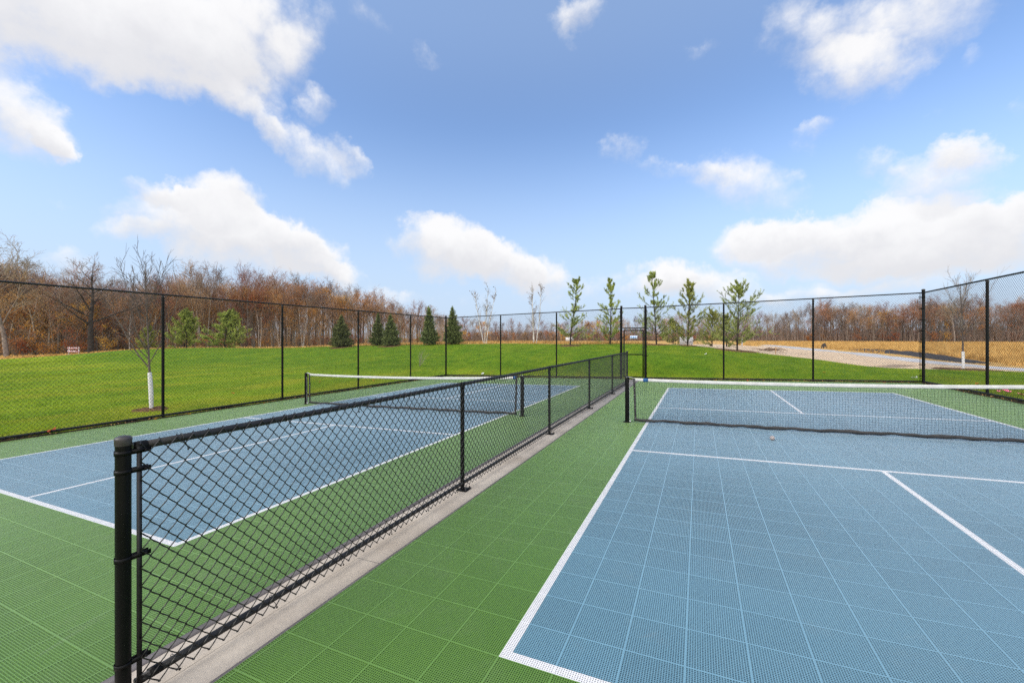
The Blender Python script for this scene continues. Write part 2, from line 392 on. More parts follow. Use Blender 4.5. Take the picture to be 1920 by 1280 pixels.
def ground_mat():
    """lawn / dry grass / bare soil, chosen by the signed distances stored on the terrain's vertices, edges broken up by noise"""
    m, nt, b = newmat('ground')
    co = worldco(nt); x, y, z = sep(nt, co)
    def att(n):
        a = nt.nodes.new('ShaderNodeAttribute'); a.attribute_name = n; return X(nt, a.outputs['Fac'])
    lawn = att('lawn_sd'); mound = att('mound'); soil = att('soil_sd'); bare = att('bare_sd')
    n1 = noise(nt, co, 0.22, 6, 0.65); n2 = noise(nt, co, 1.6, 6, 0.7); n3 = noise(nt, co, 14, 5, 0.75); n4 = noise(nt, co, 45, 3, 0.7)
    # mowing bands along the fence and long soft patches
    str_ = noise(nt, comb(nt, x * 0.28, y * 0.07, z * 0.5), 2.4, 5, 0.6)
    g = mixc(nt, n1.sstep(0.3, 0.7), (0.098, 0.195, 0.004), (0.215, 0.315, 0.009))
    g = mixc(nt, str_.sstep(0.44, 0.66) * 0.75, g, (0.28, 0.29, 0.016))
    g = mixc(nt, n2.sstep(0.48, 0.75) * 0.45, g, (0.29, 0.28, 0.02))
    g = mixc(nt, n3.sstep(0.5, 0.72) * 0.55, g, (0.050, 0.10, 0.003))
    g = mixc(nt, n4.sstep(0.52, 0.75) * 0.5, g, (0.32, 0.36, 0.045))
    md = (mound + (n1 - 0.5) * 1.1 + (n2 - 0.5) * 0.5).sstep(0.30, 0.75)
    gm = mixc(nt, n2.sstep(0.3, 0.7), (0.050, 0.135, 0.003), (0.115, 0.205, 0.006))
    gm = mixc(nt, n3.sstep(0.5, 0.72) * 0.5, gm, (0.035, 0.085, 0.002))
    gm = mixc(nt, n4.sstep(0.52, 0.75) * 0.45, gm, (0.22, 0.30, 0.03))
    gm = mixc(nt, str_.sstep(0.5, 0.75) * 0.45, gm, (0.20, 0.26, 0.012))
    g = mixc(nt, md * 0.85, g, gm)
    dry = mixc(nt, n2.sstep(0.3, 0.7), (0.42, 0.235, 0.065), (0.64, 0.42, 0.15))
    dry = mixc(nt, n3.sstep(0.45, 0.7) * 0.5, dry, (0.26, 0.13, 0.04))
    dry = mixc(nt, n1.sstep(0.55, 0.75) * 0.35, dry, (0.22, 0.2, 0.06))
    so = mixc(nt, n2.sstep(0.3, 0.7), (0.50, 0.36, 0.235), (0.66, 0.52, 0.37))
    so = mixc(nt, n3.sstep(0.55, 0.7) * 0.4, so, (0.36, 0.25, 0.15))
    so = mixc(nt, n4.sstep(0.6, 0.7) * 0.3, so, (0.75, 0.68, 0.58))
    wob = (n2 - 0.5) * 1.6 + (n3 - 0.5) * 1.0
    c = mixc(nt, (soil + wob * 0.8).sstep(-0.15, 0.15), dry, so)
    c = mixc(nt, (bare + wob * 0.6).sstep(-0.1, 0.25) * 0.75, c, (0.20, 0.15, 0.11))
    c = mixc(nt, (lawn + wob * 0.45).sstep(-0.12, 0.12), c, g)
    nt.links.new(c, b.inputs['Base Color']); b.inputs['Roughness'].default_value = 0.95; b.inputs['Specular IOR Level'].default_value = 0.15
    bn = nt.nodes.new('ShaderNodeBump'); bn.inputs['Strength'].default_value = 0.8; bn.inputs['Distance'].default_value = 0.05
    nt.links.new((n3 + n4 * 0.6).s, bn.inputs['Height']); nt.links.new(bn.outputs[0], b.inputs['Normal'])
    return m
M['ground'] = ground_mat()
M['blade'] = simple('grass_blade', (0.092, 0.180, 0.005), 0.6, 0.2, 0.0, 0.8, world=True, col2=(0.33, 0.395, 0.022), trans=0.35)
M['drygrass'] = simple('dry_grass', (0.40, 0.225, 0.065), 0.8, 0.2, 0.2, 0.9, world=True, col2=(0.66, 0.43, 0.15), trans=0.3)
M['road'] = simple('road_gravel', (0.42, 0.42, 0.43), 0.85, 0.3, 0.2, 1.5, world=True, bump=0.4)
M['berm'] = simple('dark_soil', (0.045, 0.040, 0.040), 0.9, 0.2, 0.4, 2.5, world=True, bump=0.6, bscale=12)
M['dirt'] = simple('dirt_and_shade', (0.030, 0.022, 0.015), 0.95, 0.1, 0.6, 7, world=True, bump=1.0, bscale=50)  # dirt, darkened to carry the shade under the bottom rails
M['litter'] = simple('leaf_litter', (0.16, 0.085, 0.035), 0.9, 0.1, 0.5, 3, world=True, col2=(0.34, 0.21, 0.09))
M['mulch'] = simple('mulch', (0.115, 0.062, 0.034), 0.95, 0.1, 0.6, 9, bump=1.0, bscale=60)
M['bark'] = simple('bark', (0.135, 0.108, 0.090), 0.9, 0.15, 0.35, 4, rnd=0.8, bump=0.8, bscale=25)
M['barkpale'] = simple('pale_bark', (0.27, 0.23, 0.195), 0.9, 0.15, 0.35, 3, rnd=0.6, bump=0.8, bscale=25)
M['barkdark'] = simple('dark_bark', (0.040, 0.032, 0.028), 0.9, 0.15, 0.45, 4, bump=0.8, bscale=18)
M['twig'] = simple('twig', (0.260, 0.198, 0.155), 0.9, 0.1, 0.3, 0.4, rnd=0.9)
M['twigred'] = simple('reddish_twig', (0.300, 0.172, 0.110), 0.9, 0.1, 0.3, 0.4, rnd=0.9)
M['youngtwig'] = simple('young_twig', (0.115, 0.085, 0.07), 0.85, 0.15, 0.3, 2.0)
M['paletwig'] = simple('pale_twig', (0.30, 0.26, 0.23), 0.85, 0.1, 0.25, 1.0)
M['birch'] = simple('birch_bark', (0.52, 0.49, 0.45), 0.8, 0.2, 0.35, 5)
M['wrap'] = simple('white_wrap', (0.64, 0.63, 0.62), 0.75, 0.2, 0.06, 10, bump=0.5, bscale=30)
M['russet'] = simple('russet_leaf', (0.30, 0.120, 0.050), 0.7, 0.2, 0.3, 0.8, rnd=1.0, col2=(0.44, 0.215, 0.09), trans=0.35)
M['orange'] = simple('orange_leaf', (0.40, 0.155, 0.032), 0.7, 0.2, 0.25, 0.8, rnd=1.0, col2=(0.60, 0.30, 0.065), trans=0.4)
M['yellowleaf'] = simple('yellow_leaf', (0.32, 0.27, 0.05), 0.7, 0.2, 0.25, 0.8, rnd=0.5, col2=(0.44, 0.37, 0.09), trans=0.4)
M['spruce'] = simple('spruce_needles', (0.062, 0.095, 0.030), 0.75, 0.25, 0.35, 5, col2=(0.20, 0.23, 0.08), trans=0.15, rnd=0.4)
M['pine'] = simple('pine_needles', (0.165, 0.205, 0.055), 0.7, 0.25, 0.3, 2.2, col2=(0.36, 0.39, 0.115), trans=0.25, rnd=0.4)
M['pinelight'] = simple('light_pine_needles', (0.20, 0.25, 0.055), 0.7, 0.25, 0.3, 2.0, col2=(0.40, 0.43, 0.11), trans=0.3, rnd=0.4)
M['board'] = simple('white_board', (0.62, 0.62, 0.64), 0.6, 0.3, 0.06, 4)
M['red'] = simple('red_stripe', (0.30, 0.018, 0.025), 0.5, 0.4, 0.15, 6)
M['paper'] = simple('paper', (0.80, 0.80, 0.80), 0.8, 0.2, 0.08, 20)
M['pink'] = simple('pink_plastic', (0.80, 0.16, 0.28), 0.6, 0.3, 0.2, 20)
M['leaf'] = simple('fallen_leaf', (0.44, 0.13, 0.025), 0.7, 0.2, 0.35, 30, rnd=1.0, trans=0.2)
M['stake'] = simple('wood_stake', (0.42, 0.26, 0.13), 0.8, 0.2, 0.2, 8)
M['sign'] = simple('sign_plate', (0.55, 0.64, 0.80), 0.4, 0.5, 0.06, 8)
M['signblue'] = simple('sign_blue', (0.08, 0.22, 0.50), 0.4, 0.5, 0.06, 8)
M['debris'] = simple('dead_branch', (0.16, 0.10, 0.065), 0.9, 0.1, 0.3, 6)

# ---------------------------------------------------------------- courts
LX0, LX1, RX0, RX1 = -11.25, -1.79, -1.25, 7.93     # outer edges of the two tiled areas
Y0, Y1 = -3.6, 16.68
LW = 0.056
def court(ox, oy, ax0, ax1, flip):
    """tiled court: green apron, blue playing floor and white lines as three sheets that butt against each other"""
    Wc, Lc = 6.096, 13.411
    xs = [ax0 - ox, 0, LW, Wc / 2 - LW / 2, Wc / 2 + LW / 2, Wc - LW, Wc, ax1 - ox]
    kl = 4.572
    ys = [Y0 - oy, 0, LW, kl - LW, kl, Lc - kl, Lc - kl + LW, Lc - LW, Lc, Y1 - oy]
    mbs = {'g': MB(), 'b': MB(), 'w': MB()}       # the grating is 9 mm deep: three levels of the same perforated lattice
    for i in range(len(xs) - 1):
        for j in range(len(ys) - 1):
            xm = (xs[i] + xs[i + 1]) / 2; ym = (ys[j] + ys[j + 1]) / 2
            inn = 0 < xm < Wc and 0 < ym < Lc
            if not inn: k = 'g'
            else:
                line = xm < LW or xm > Wc - LW or ym < LW or ym > Lc - LW or (abs(ym - (kl - LW / 2)) < LW / 2) or (abs(ym - (Lc - kl + LW / 2)) < LW / 2) or (abs(xm - Wc / 2) < LW / 2 and (ym < kl - LW or ym > Lc - kl + LW))
                k = 'w' if line else 'b'
            p = [[xs[i], ys[j]], [xs[i + 1], ys[j]], [xs[i + 1], ys[j + 1]], [xs[i], ys[j + 1]]]
            for lv in (0.0, -0.0042, -0.0088): mbs[k].add([[a, b, plane(a + ox) + lv] for a, b in p], [[0, 1, 2, 3]])
    for k, nm, mt in (('g', 'court_apron', 'green'), ('b', 'court_floor', 'blue'), ('w', 'court_lines', 'white')):
        o = mbs[k].build(nm, M[mt]); o.location = (ox, oy, 0.0); tag(o, kind='structure')
court(0.0, 0.0, RX0, RX1, 0)
court(-3.112 - 6.096, 0.057, LX0, LX1, 1)

for x0, x1 in ((LX0, LX1), (RX0, RX1)):
    mb = MB(); mb.add([[x0, Y0, plane(x0) - .0135], [x1, Y0, plane(x1) - .0135], [x1, Y1, plane(x1) - .0135], [x0, Y1, plane(x0) - .0135]], [[0, 1, 2, 3]])
    tag(mb.build('court_base', M['slab']), kind='structure')
def strip(name, x0, x1, y0, y1, dz, mat, th=0.12, dz1=None):
    mb = MB()
    dz1 = dz if dz1 is None else dz1
    mb.add([[x0, y0, plane(x0) + dz], [x1, y0, plane(x1) + dz1], [x1, y1, plane(x1) + dz1], [x0, y1, plane(x0) + dz],
            [x0, y0, plane(x0) - th], [x1, y0, plane(x1) - th], [x1, y1, plane(x1) - th], [x0, y1, plane(x0) - th]],
           [[0, 1, 2, 3], [0, 4, 5, 1], [1, 5, 6, 2], [2, 6, 7, 3], [3, 7, 4, 0]])
    return tag(mb.build(name, mat), kind='structure')
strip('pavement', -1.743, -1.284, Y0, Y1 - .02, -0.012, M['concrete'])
strip('court_edging', -1.79, -1.743, Y0, Y1 - .02, 0.0, M['edge'], dz1=-0.010)
strip('court_edging', -1.284, -1.25, Y0, Y1 - .02, -0.010, M['edge'], dz1=0.0)

# ---------------------------------------------------------------- terrain
ctrl = []
def cp(u, v, d, dz=0.0):
    x, y = at(u, d); ctrl.append((x, y, zat(v, d) + dz))
for y in np.linspace(-8, 16.9, 8): ctrl.append((-11.4, y, plane(-11.4) - 0.03))
for x in np.linspace(-9, 7, 7): ctrl.append((x, 16.85, plane(x) - 0.03))
for y in np.linspace(-8, 16.9, 8): ctrl.append((8.05, y, plane(8.05) - 0.03))
for x, y in ((-25, -12), (-10, -14), (5, -14), (20, -12), (-11, -30), (12, -30), (-40, -30), (40, -30)): ctrl.append((x, y, plane(max(-12, min(10, x))) - .1))
# left lawn, nearly flat, then the mound
for u, v, d in [(-150, 700, 22), (0, 700, 24), (0, 678, 38), (-200, 675, 40), (130, 700, 25), (130, 674, 38), (130, 665, 50), (0, 669, 48), (-200, 668, 55), (0, 664, 70), (-200, 662, 90), (130, 662, 75),
                (220, 680, 30), (220, 657.5, 43), (300, 690, 24), (300, 680, 28), (300, 655.5, 40), (430, 690, 24.5), (430, 678, 29), (430, 654.5, 39.5), (560, 690, 24.5), (560, 672, 30), (560, 652.5, 38),
                (640, 685, 25), (640, 665, 31), (640, 650, 36.5), (760, 690, 23.5), (760, 665, 29), (760, 647.5, 35), (845, 690, 24.3), (845, 665, 28.5), (845, 646.5, 33.5),
                (950, 682, 23.7), (950, 660, 27.5), (950, 645, 32), (1065, 680, 22), (1065, 660, 25.5), (1065, 646.3, 30.5), (1150, 675, 21), (1150, 657, 25), (1150, 645, 30),
                (1230, 673, 20.3), (1230, 656, 24), (1230, 645.6, 29), (1290, 675, 19.5), (1290, 658, 23), (1290, 648, 27.5), (1380, 680, 18.5), (1380, 665, 21.5), (1380, 657, 25.5),
                (1450, 688, 17.8), (1450, 664.5, 23.5), (1550, 695, 17), (1550, 675.5, 21.8), (1640, 700, 16.5), (1640, 688, 20), (1740, 704, 16.2), (1740, 692, 18.6), (1800, 693, 18.5), (1920, 697, 17.6), (1920, 720, 13), (2050, 703, 16)]:
    cp(u, v, d)
# behind the crest the ground falls to the field
for u, d, z in [(220, 55, 0.2), (300, 54, 0.3), (430, 54, .2), (560, 54, 0.2), (640, 50, .4), (760, 50, 0.5), (845, 48, 0.6), (950, 47, 0.75), (1065, 45, 0.75), (1150, 44, 0.75), (1230, 43, 0.8),
                (300, 75, 0.1), (560, 80, 0.1), (760, 90, 0.2), (950, 90, 0.5), (1150, 90, 0.6), (1290, 60, .62), (400, 120, 0.1), (700, 150, 0.2), (950, 160, .55), (1150, 160, 0.6), (1290, 150, 0.7)]:
    x, y = at(u, d); ctrl.append((x, y, z))
ROADC = [(2060, 703, 17.0), (1920, 692.5, 20.0), (1800, 684.5, 23.6), (1720, 676, 27.5), (1650, 668, 33), (1560, 659, 45), (1480, 650.5, 70), (1440, 647, 95)]
for u, v, d in ROADC: cp(u, v, d)
for u, v, d in [(1450, 655, 32), (1380, 651, 34), (1550, 664, 30), (1550, 650, 75), (1700, 655, 55), (1850, 655, 45), (1920, 672, 30), (2050, 665, 33), (1700, 645, 95), (1900, 645, 95), (1440, 642, 125), (1600, 640.5, 150), (1900, 640.5, 150), (2100, 645, 110), (1330, 645, 45)]:
    cp(u, v, d)
for k in range(16):
    a = k * 2 * math.pi / 16
    ctrl.append((320 * math.sin(a), 320 * math.cos(a), 0.6))
C_ = np.array(ctrl)
def tpsU(r2): return 0.5 * r2 * np.log(r2 + 1e-9)
def tps_fit(P, lam=0.4):
    n = len(P); d2 = ((P[:, None, :2] - P[None, :, :2]) ** 2).sum(-1)
    A = np.zeros((n + 3, n + 3)); A[:n, :n] = tpsU(d2) + lam * np.eye(n); A[:n, n] = 1; A[:n, n + 1:] = P[:, :2]; A[n:, :n] = A[:n, n:].T
    return np.linalg.solve(A, np.concatenate([P[:, 2], np.zeros(3)]))
TW = tps_fit(C_)
def height(x, y):
    x = np.atleast_1d(np.asarray(x, dtype=np.float64)); y = np.atleast_1d(np.asarray(y, dtype=np.float64))
    z = np.empty(len(x))
    for i in range(0, len(x), 20000):
        xx = x[i:i + 20000]; yy = y[i:i + 20000]
        d2 = (xx[:, None] - C_[None, :, 0]) ** 2 + (yy[:, None] - C_[None, :, 1]) ** 2
        z[i:i + 20000] = tpsU(d2) @ TW[:-3] + TW[-3] + TW[-2] * xx + TW[-1] * yy
    r = np.hypot(x, y); k = np.clip((r - 200) / 110, 0, 1)
    z = z * (1 - k) + 0.6 * k
    z = np.clip(z, -2.0, 1.62)
    ax, bx, ay, by = LX0 - .02, RX1 + .02, Y0, Y1 + .02        # tiled rectangle
    sdx = np.maximum(ax - x, x - bx); sdy = np.maximum(ay - y, y - by)
    s = np.where((sdx > 0) & (sdy > 0), np.hypot(sdx, sdy), np.maximum(sdx, sdy))
    pl = KX * np.clip(x, -13, 10)
    t = np.clip(s / 0.8, 0, 1); t = t * t * (3 - 2 * t)
    z = np.where(s < 0, pl - 0.10, (pl - 0.012) * (1 - t) + z * t)
    return z
def gz(x, y): return float(height([x], [y])[0])

def poly_sd(px, py, poly):
    """signed distance (inside positive) of points to a closed polygon"""
    poly = np.asarray(poly); n = len(poly); best = np.full(px.shape, 1e9); ins = np.zeros(px.shape, bool)
    for i in range(n):
        a = poly[i]; b = poly[(i + 1) % n]; e = b - a
        wx = px - a[0]; wy = py - a[1]
        t = np.clip((wx * e[0] + wy * e[1]) / (e @ e + 1e-12), 0, 1)
        best = np.minimum(best, np.hypot(wx - t * e[0], wy - t * e[1]))
        cond = ((a[1] > py) != (b[1] > py)); xi = a[0] + (py - a[1]) / ((b[1] - a[1]) if abs(b[1] - a[1]) > 1e-12 else 1e-12) * e[0]
        ins ^= cond & (px < xi)
    return np.where(ins, best, -best)

lawn_poly = [at(u, d) for u, d in [(-400, 34), (-150, 39), (0, 41.5), (90, 44), (150, 46), (220, 46.5), (300, 46), (430, 45.5), (560, 42.5), (640, 38.4), (760, 36), (845, 34.3), (950, 32.6), (1065, 31.2), (1150, 30.6), (1230, 29.6), (1290, 28),
                                   (1380, 25.6), (1450, 23.4), (1550, 21.6), (1640, 19.9), (1740, 18.6), (1800, 18.4), (1920, 17.5), (2100, 15.6), (2400, 12)]] + [(30, -40), (-60, -40)]
soil_poly = [at(u, d) for u, d in [(1210, 29.5), (1290, 27), (1380, 24), (1450, 22), (1640, 18), (1920, 16), (2100, 14.5), (2100, 16.6), (1920, 19.6), (1800, 23.0), (1720, 27), (1650, 32), (1560, 44), (1480, 68), (1435, 92), (1415, 70), (1330, 52), (1230, 38)]]
bare_poly = [at(u, d) for u, d in [(1630, 20.2), (1680, 21.8), (1720, 21.6), (1718, 20.4), (1680, 19.6)]]

nA = 520
angs = np.concatenate([np.linspace(-1.25, 1.1, 420), np.linspace(1.1, 2 * math.pi - 1.25, 102)[1:-1]])   # relative to the viewing direction, finer in front
rad = np.concatenate([[0.5], np.linspace(2, 60, 190), np.geomspace(60.6, 300, 60), np.geomspace(330, 6000, 14)])
AA, RR = np.meshgrid(angs + (-YAW), rad)
gx = CX + RR * np.sin(AA); gy = CY + RR * np.cos(AA)
gzv = height(gx.ravel(), gy.ravel()).reshape(gx.shape)
nr, na = gx.shape
idx = np.arange(nr * na).reshape(nr, na); a = idx[:-1]; b_ = np.roll(a, -1, 1); c = idx[1:]; d = np.roll(c, -1, 1)
mb = MB(); mb.add(np.stack([gx, gy, gzv], -1).reshape(-1, 3), np.stack([a, c, d, b_], -1).reshape(-1, 4))
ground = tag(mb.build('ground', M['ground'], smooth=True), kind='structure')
for nm, po in (('lawn_sd', lawn_poly), ('soil_sd', soil_poly), ('bare_sd', bare_poly)):
    at_ = ground.data.attributes.new(nm, 'FLOAT', 'POINT')
    at_.data.foreach_set('value', np.clip(poly_sd(gx.ravel(), gy.ravel(), po), -6, 6).astype(np.float32))

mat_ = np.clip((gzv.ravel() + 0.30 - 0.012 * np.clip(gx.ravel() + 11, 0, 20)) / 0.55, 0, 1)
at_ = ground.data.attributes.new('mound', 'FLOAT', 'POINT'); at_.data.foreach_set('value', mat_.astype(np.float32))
# gravel road beyond the lawn, draped on the ground
def ribbon(name, ctrl_uvd, width, lift, mat, n=80):
    P = np.array([at(u, d) for u, v, d in ctrl_uvd]); t = np.concatenate([[0], np.cumsum(np.linalg.norm(np.diff(P, axis=0), axis=1))])
    tt = np.linspace(0, t[-1], n); cx = np.interp(tt, t, P[:, 0]); cy = np.interp(tt, t, P[:, 1])
    for _ in range(12):
        cx[1:-1] = (cx[:-2] + 2 * cx[1:-1] + cx[2:]) / 4; cy[1:-1] = (cy[:-2] + 2 * cy[1:-1] + cy[2:]) / 4
    tx = np.gradient(cx); ty = np.gradient(cy); L = np.hypot(tx, ty); nx, ny = -ty / L, tx / L
    ks = np.linspace(-0.5, 0.5, 9)
    wv = width * (1 + 0.12 * np.sin(tt * 0.9) + 0.07 * np.sin(tt * 2.3))
    X_ = cx[:, None] + nx[:, None] * ks * wv[:, None]; Y_ = cy[:, None] + ny[:, None] * ks * wv[:, None]
    Z_ = height(X_.ravel(), Y_.ravel()).reshape(X_.shape) + lift * (1 - (2 * np.abs(ks)) ** 4)[None] + 0.004
    idx = np.arange(X_.size).reshape(X_.shape); a = idx[:-1, :-1]; b = idx[:-1, 1:]; c = idx[1:, 1:]; d = idx[1:, :-1]
    m = MB(); m.add(np.stack([X_, Y_, Z_], -1).reshape(-1, 3), np.stack([a, b, c, d], -1).reshape(-1, 4))
    return m.build(name, mat, smooth=True)
tag(ribbon('road', ROADC, 2.7, 0.03, M['road']), kind='structure')
# long low dark berm on the far side of the road
def berm():
    C = [(1600, 655, 53), (1640, 657, 46), (1680, 660, 41), (1720, 664, 36.5), (1760, 670, 32), (1800, 677, 28.5), (1835, 683, 25.8)]
    P = np.array([at(u, d) for u, v, d in C]); n = 60
    t = np.concatenate([[0], np.cumsum(np.linalg.norm(np.diff(P, axis=0), axis=1))]); tt = np.linspace(0, t[-1], n)
    cx = np.interp(tt, t, P[:, 0]); cy = np.interp(tt, t, P[:, 1])
    tx = np.gradient(cx); ty = np.gradient(cy); L = np.hypot(tx, ty); nx, ny = -ty / L, tx / L
    f = tt / t[-1]
    hgt = np.interp(f, [0, .12, .35, .6, .85, 1], [0.02, .22, .28, .26, .17, .02]) * (1 + 0.10 * np.sin(tt * 1.7))
    k = np.linspace(-1, 1, 13); prof = np.cos(k * math.pi / 2) ** 1.2
    X_ = cx[:, None] + nx[:, None] * k * 1.15; Y_ = cy[:, None] + ny[:, None] * k * 1.15
    Z_ = height(X_.ravel(), Y_.ravel()).reshape(X_.shape) - 0.02 + hgt[:, None] * prof[None] + 0.03 * rng.standard_normal(X_.shape) * prof[None]
    idx = np.arange(X_.size).reshape(X_.shape); a = idx[:-1, :-1]; b = idx[:-1, 1:]; c = idx[1:, 1:]; d = idx[1:, :-1]
    m = MB(); m.add(np.stack([X_, Y_, Z_], -1).reshape(-1, 3), np.stack([a, b, c, d], -1).reshape(-1, 4))
    tag(m.build('soil_berm', M['berm'], smooth=True), kind='structure')
berm()

# ---------------------------------------------------------------- fences
WM, HM = 0.0775, 0.0860      # width and height of one diamond of the mesh
def chain_link(mb, A, B, z0, z1, r=0.0022, k=3, mids=False, nrm=(1, 0), w=WM, h=HM, bulge=0.0035, dzA=0.0, dzB=0.0, jit=0.0):
    """chain-link fabric: one zigzag wire per column, neighbours hooked into each other"""
    A = np.array(A, float); B = np.array(B, float); L = np.linalg.norm(B - A); t = (B - A) / L
    rows = int(round((z1 - z0) / (h / 2))); cols = int(L / (w / 2)) - 1
    hh = (z1 - z0) / rows; ww = L / (cols + 1)
    i = np.arange(cols)[:, None]; j = np.arange(rows + 1)[None, :]
    right = ((i + j) % 2 == 1)
    s = (i + right) * ww + np.where(right, 1, -1) * r * 0.8
    s = np.clip(s, 0, L)
    z = z0 + j * hh + 0 * i
    off = np.zeros_like(s)
    if mids:
        sm = (s[:, :-1] + s[:, 1:]) / 2; zm = (z[:, :-1] + z[:, 1:]) / 2
        going = right[:, 1:]                                  # rising to the right runs in front, back to the left behind
        om = np.where(going, bulge, -bulge)
        S2 = np.empty((cols, rows * 2 + 1)); Z2 = S2.copy(); O2 = S2.copy()
        S2[:, ::2] = s; S2[:, 1::2] = sm; Z2[:, ::2] = z; Z2[:, 1::2] = zm + np.where(going, 0.0015, -0.0015); O2[:, ::2] = 0; O2[:, 1::2] = om
        s, z, off = S2, Z2, O2
    if jit:
        ph = s * 3.1 + z * 2.3
        off = off + jit * (np.sin(ph) + np.sin(s * 1.3 + 1) * np.sin(z * 3.7))
    pts = np.empty(s.shape + (3,))
    pts[..., 0] = A[0] + t[0] * s + nrm[0] * off; pts[..., 1] = A[1] + t[1] * s + nrm[1] * off
    pts[..., 2] = z + dzA + (dzB - dzA) * s / L
    mb.tubes(pts, r, k, ref=(nrm[0], nrm[1], 0))

def post_mesh(h, r, k=20):
    mb = MB(); mb.lathe([(r, 0.0), (r, h * .33), (r, h * .66), (r, h)], k=k); return mb
def cap_mesh(h, r, k=20, dome=0.45):
    mb = MB()
    pr = [(r + .0005, h - 0.028), (r * 1.075, h - 0.026), (r * 1.09, h - 0.004), (r * 1.11, h + .001), (r * 1.10, h + 0.006)]
    pr += [(r * 1.08 * math.cos(a), h + 0.006 + r * dome * math.sin(a)) for a in np.linspace(0.1, math.pi / 2 - 0.01, 6)]
    mb.lathe(pr, k=k); return mb

# --- the waist-high fence between the courts
FX = -1.525
lowY = [-0.953, 2.17, 5.255, 8.32, 11.355, 14.38]
def low_fence():
    z = plane(FX) - 0.012
    root = empty('chain_link_fence', (FX, 6.7, z))
    tag(root, 'waist-high black chain-link fence on the concrete strip between the two courts', 'fence')
    L0, L1 = lowY[0] - 6.7, lowY[-1] - 6.7
    H = 1.226; rr = 0.0200
    for i, y in enumerate(lowY):
        r = 0.0300 if i in (0, len(lowY) - 1) else 0.0240
        h = H + 0.042 if i in (0, 5) else H - 0.02
        p = post_mesh(h, r, 28).build('post', M['black'], root, smooth=True); p.location = (0, y - 6.7, 0)
        if i in (0, 5):
            q = cap_mesh(h, r, 28).build('cap', M['cap'], p, smooth=True)
        else:
            cpb = MB(); cpb.lathe([(r, h - .05), (r * 1.12, h - .048), (r * 1.12, h - 0.008), (r * 0.9, h + .004)], k=20)
            cpb.tubes(np.array([[0, -.06, H - .003], [0, 0, H - .003], [0, .06, H - .003]]), rr * 1.14, 14, caps=True)
            cpb.build('cap', M['black'], p, smooth=True)
        bp = MB(); bp.box((0.02, 0.0, 0.005), (0.13, 0.13, 0.010))
        bp.build('base_plate', M['black'], p)
        for sx in (-1, 1):
            for sy in (-1, 1):
                bo = MB(); bo.lathe([(0.0, .040), (0.007, .039), (0.007, 0.024), (0.014, 0.023), (0.014, 0.012)], c=(0.02 + sx * .048, sy * .048, 0), k=6)
                bo.build('bolt', M['black2'], p)
    tr = MB()
    ys = np.linspace(L0 + 0.045, L1 - 0.03, 60); tr.tubes(np.stack([0 * ys, ys, np.full(60, H - 0.0025) - 0.003 * np.sin((ys - L0) / 3.1 * math.pi) ** 2], 1), rr, 16, caps=True)
    tr.build('top_rail', M['black2'], root, smooth=True)
    br = MB(); br.tubes(np.stack([0 * ys + 0.004, ys + .0, np.full(60, 0.078)], 1), 0.0200, 14, caps=True)
    br.build('bottom_rail', M['black2'], root, smooth=True)
    m = MB()
    chain_link(m, (rr + 0.006, L0 + 0.056), (rr + 0.006, L1 - 0.05), 0.028, H + 0.012, r=0.0034, k=6, mids=True, nrm=(1, 0), bulge=0.0035, jit=0.0025)
    # knuckled wire ends along the top and bottom
    LC = L1 - L0 - .106; WW = LC / int(LC / (WM / 2)); n = int(LC / (2 * WW)); ROWS = int(round((H + .012 - .028) / (HM / 2)))
    for q in range(n):
        y = L0 + 0.056 + q * 2 * WW
        th = np.linspace(0, 2 * math.pi, 7)
        for zz, yk in ((H + .012, y + (WM / 2 if ROWS % 2 else 0)), (0.028, y)):
            m.tubes(np.stack([rr + 0.006 + 0.005 * np.cos(th), yk + 0.005 * np.sin(th), zz + 0 * th], 1), 0.0027, 4)
        y = y + (WM / 2 if ROWS % 2 else 0)
        # the wire bends over the rail
        m.tubes(np.array([[rr + .006, y, H + .012], [rr * .55, y + .008, H + .0235], [0, y + .012, H + .0225], [-rr * .7, y + .014, H + .010]]), 0.0023, 4)
    m.build('chain_link', M['wire'], root)
    for yy, zt in ((L0 + 0.053, H), (L1 - 0.05, H)):
        tb = MB(); tb.box((rr + 0.002, yy, (zt - .01) / 2 + .02), (0.006, 0.020, zt - 0.03))
        tb.build('tension_bar', M['black2'], root)
    for yy, sg, r in ((lowY[0] - 6.7, 1, 0.0300), (lowY[-1] - 6.7, -1, 0.0300)):
        for zb in (1.205, 1.115, 0.700, 0.200):
            b = MB(); th = np.linspace(math.radians(20), math.radians(340), 28)
            ring = []
            for t in th: ring.append((math.sin(t) * (r + .002) * (1 if True else 0), math.cos(t) * (r + .002) * sg))
            ring = np.array(ring)
            hb = 0.011
            vv = []
            for (a, b2) in ring:
                for dr, dz in ((0, -hb), (0.0016, -hb), (0.0016, hb), (0, hb)):
                    k = 1 + dr / (r + .002); vv.append((a * k, yy + b2 * k, zb + dz))
            nq = len(ring); qd = []
            for i in range(nq - 1):
                for e in range(4):
                    qd.append([i * 4 + e, i * 4 + (e + 1) % 4, (i + 1) * 4 + (e + 1) % 4, (i + 1) * 4 + e])
            b.add(vv, qd)
            for sx in (-1, 1):
                b.box((sx * 0.0125 + 0.012, yy + sg * (r + 0.030), zb), (0.003, 0.078, 0.022))
            b.tubes(np.array([[-0.012, yy + sg * (r + .045), zb], [0.04, yy + sg * (r + .045), zb]]), 0.006, 6, caps=True)
            b.build('brace_band', M['black'], root)
    cup = MB(); cup.lathe([(0, 0), (.024, 0), (.025, .02), (.0245, .05)], k=16)
    ro = cup.build('rail_end', M['black'], root, smooth=True); ro.location = (0, L0 + .04, H - .0025); ro.rotation_euler = (math.radians(-90), 0, 0)
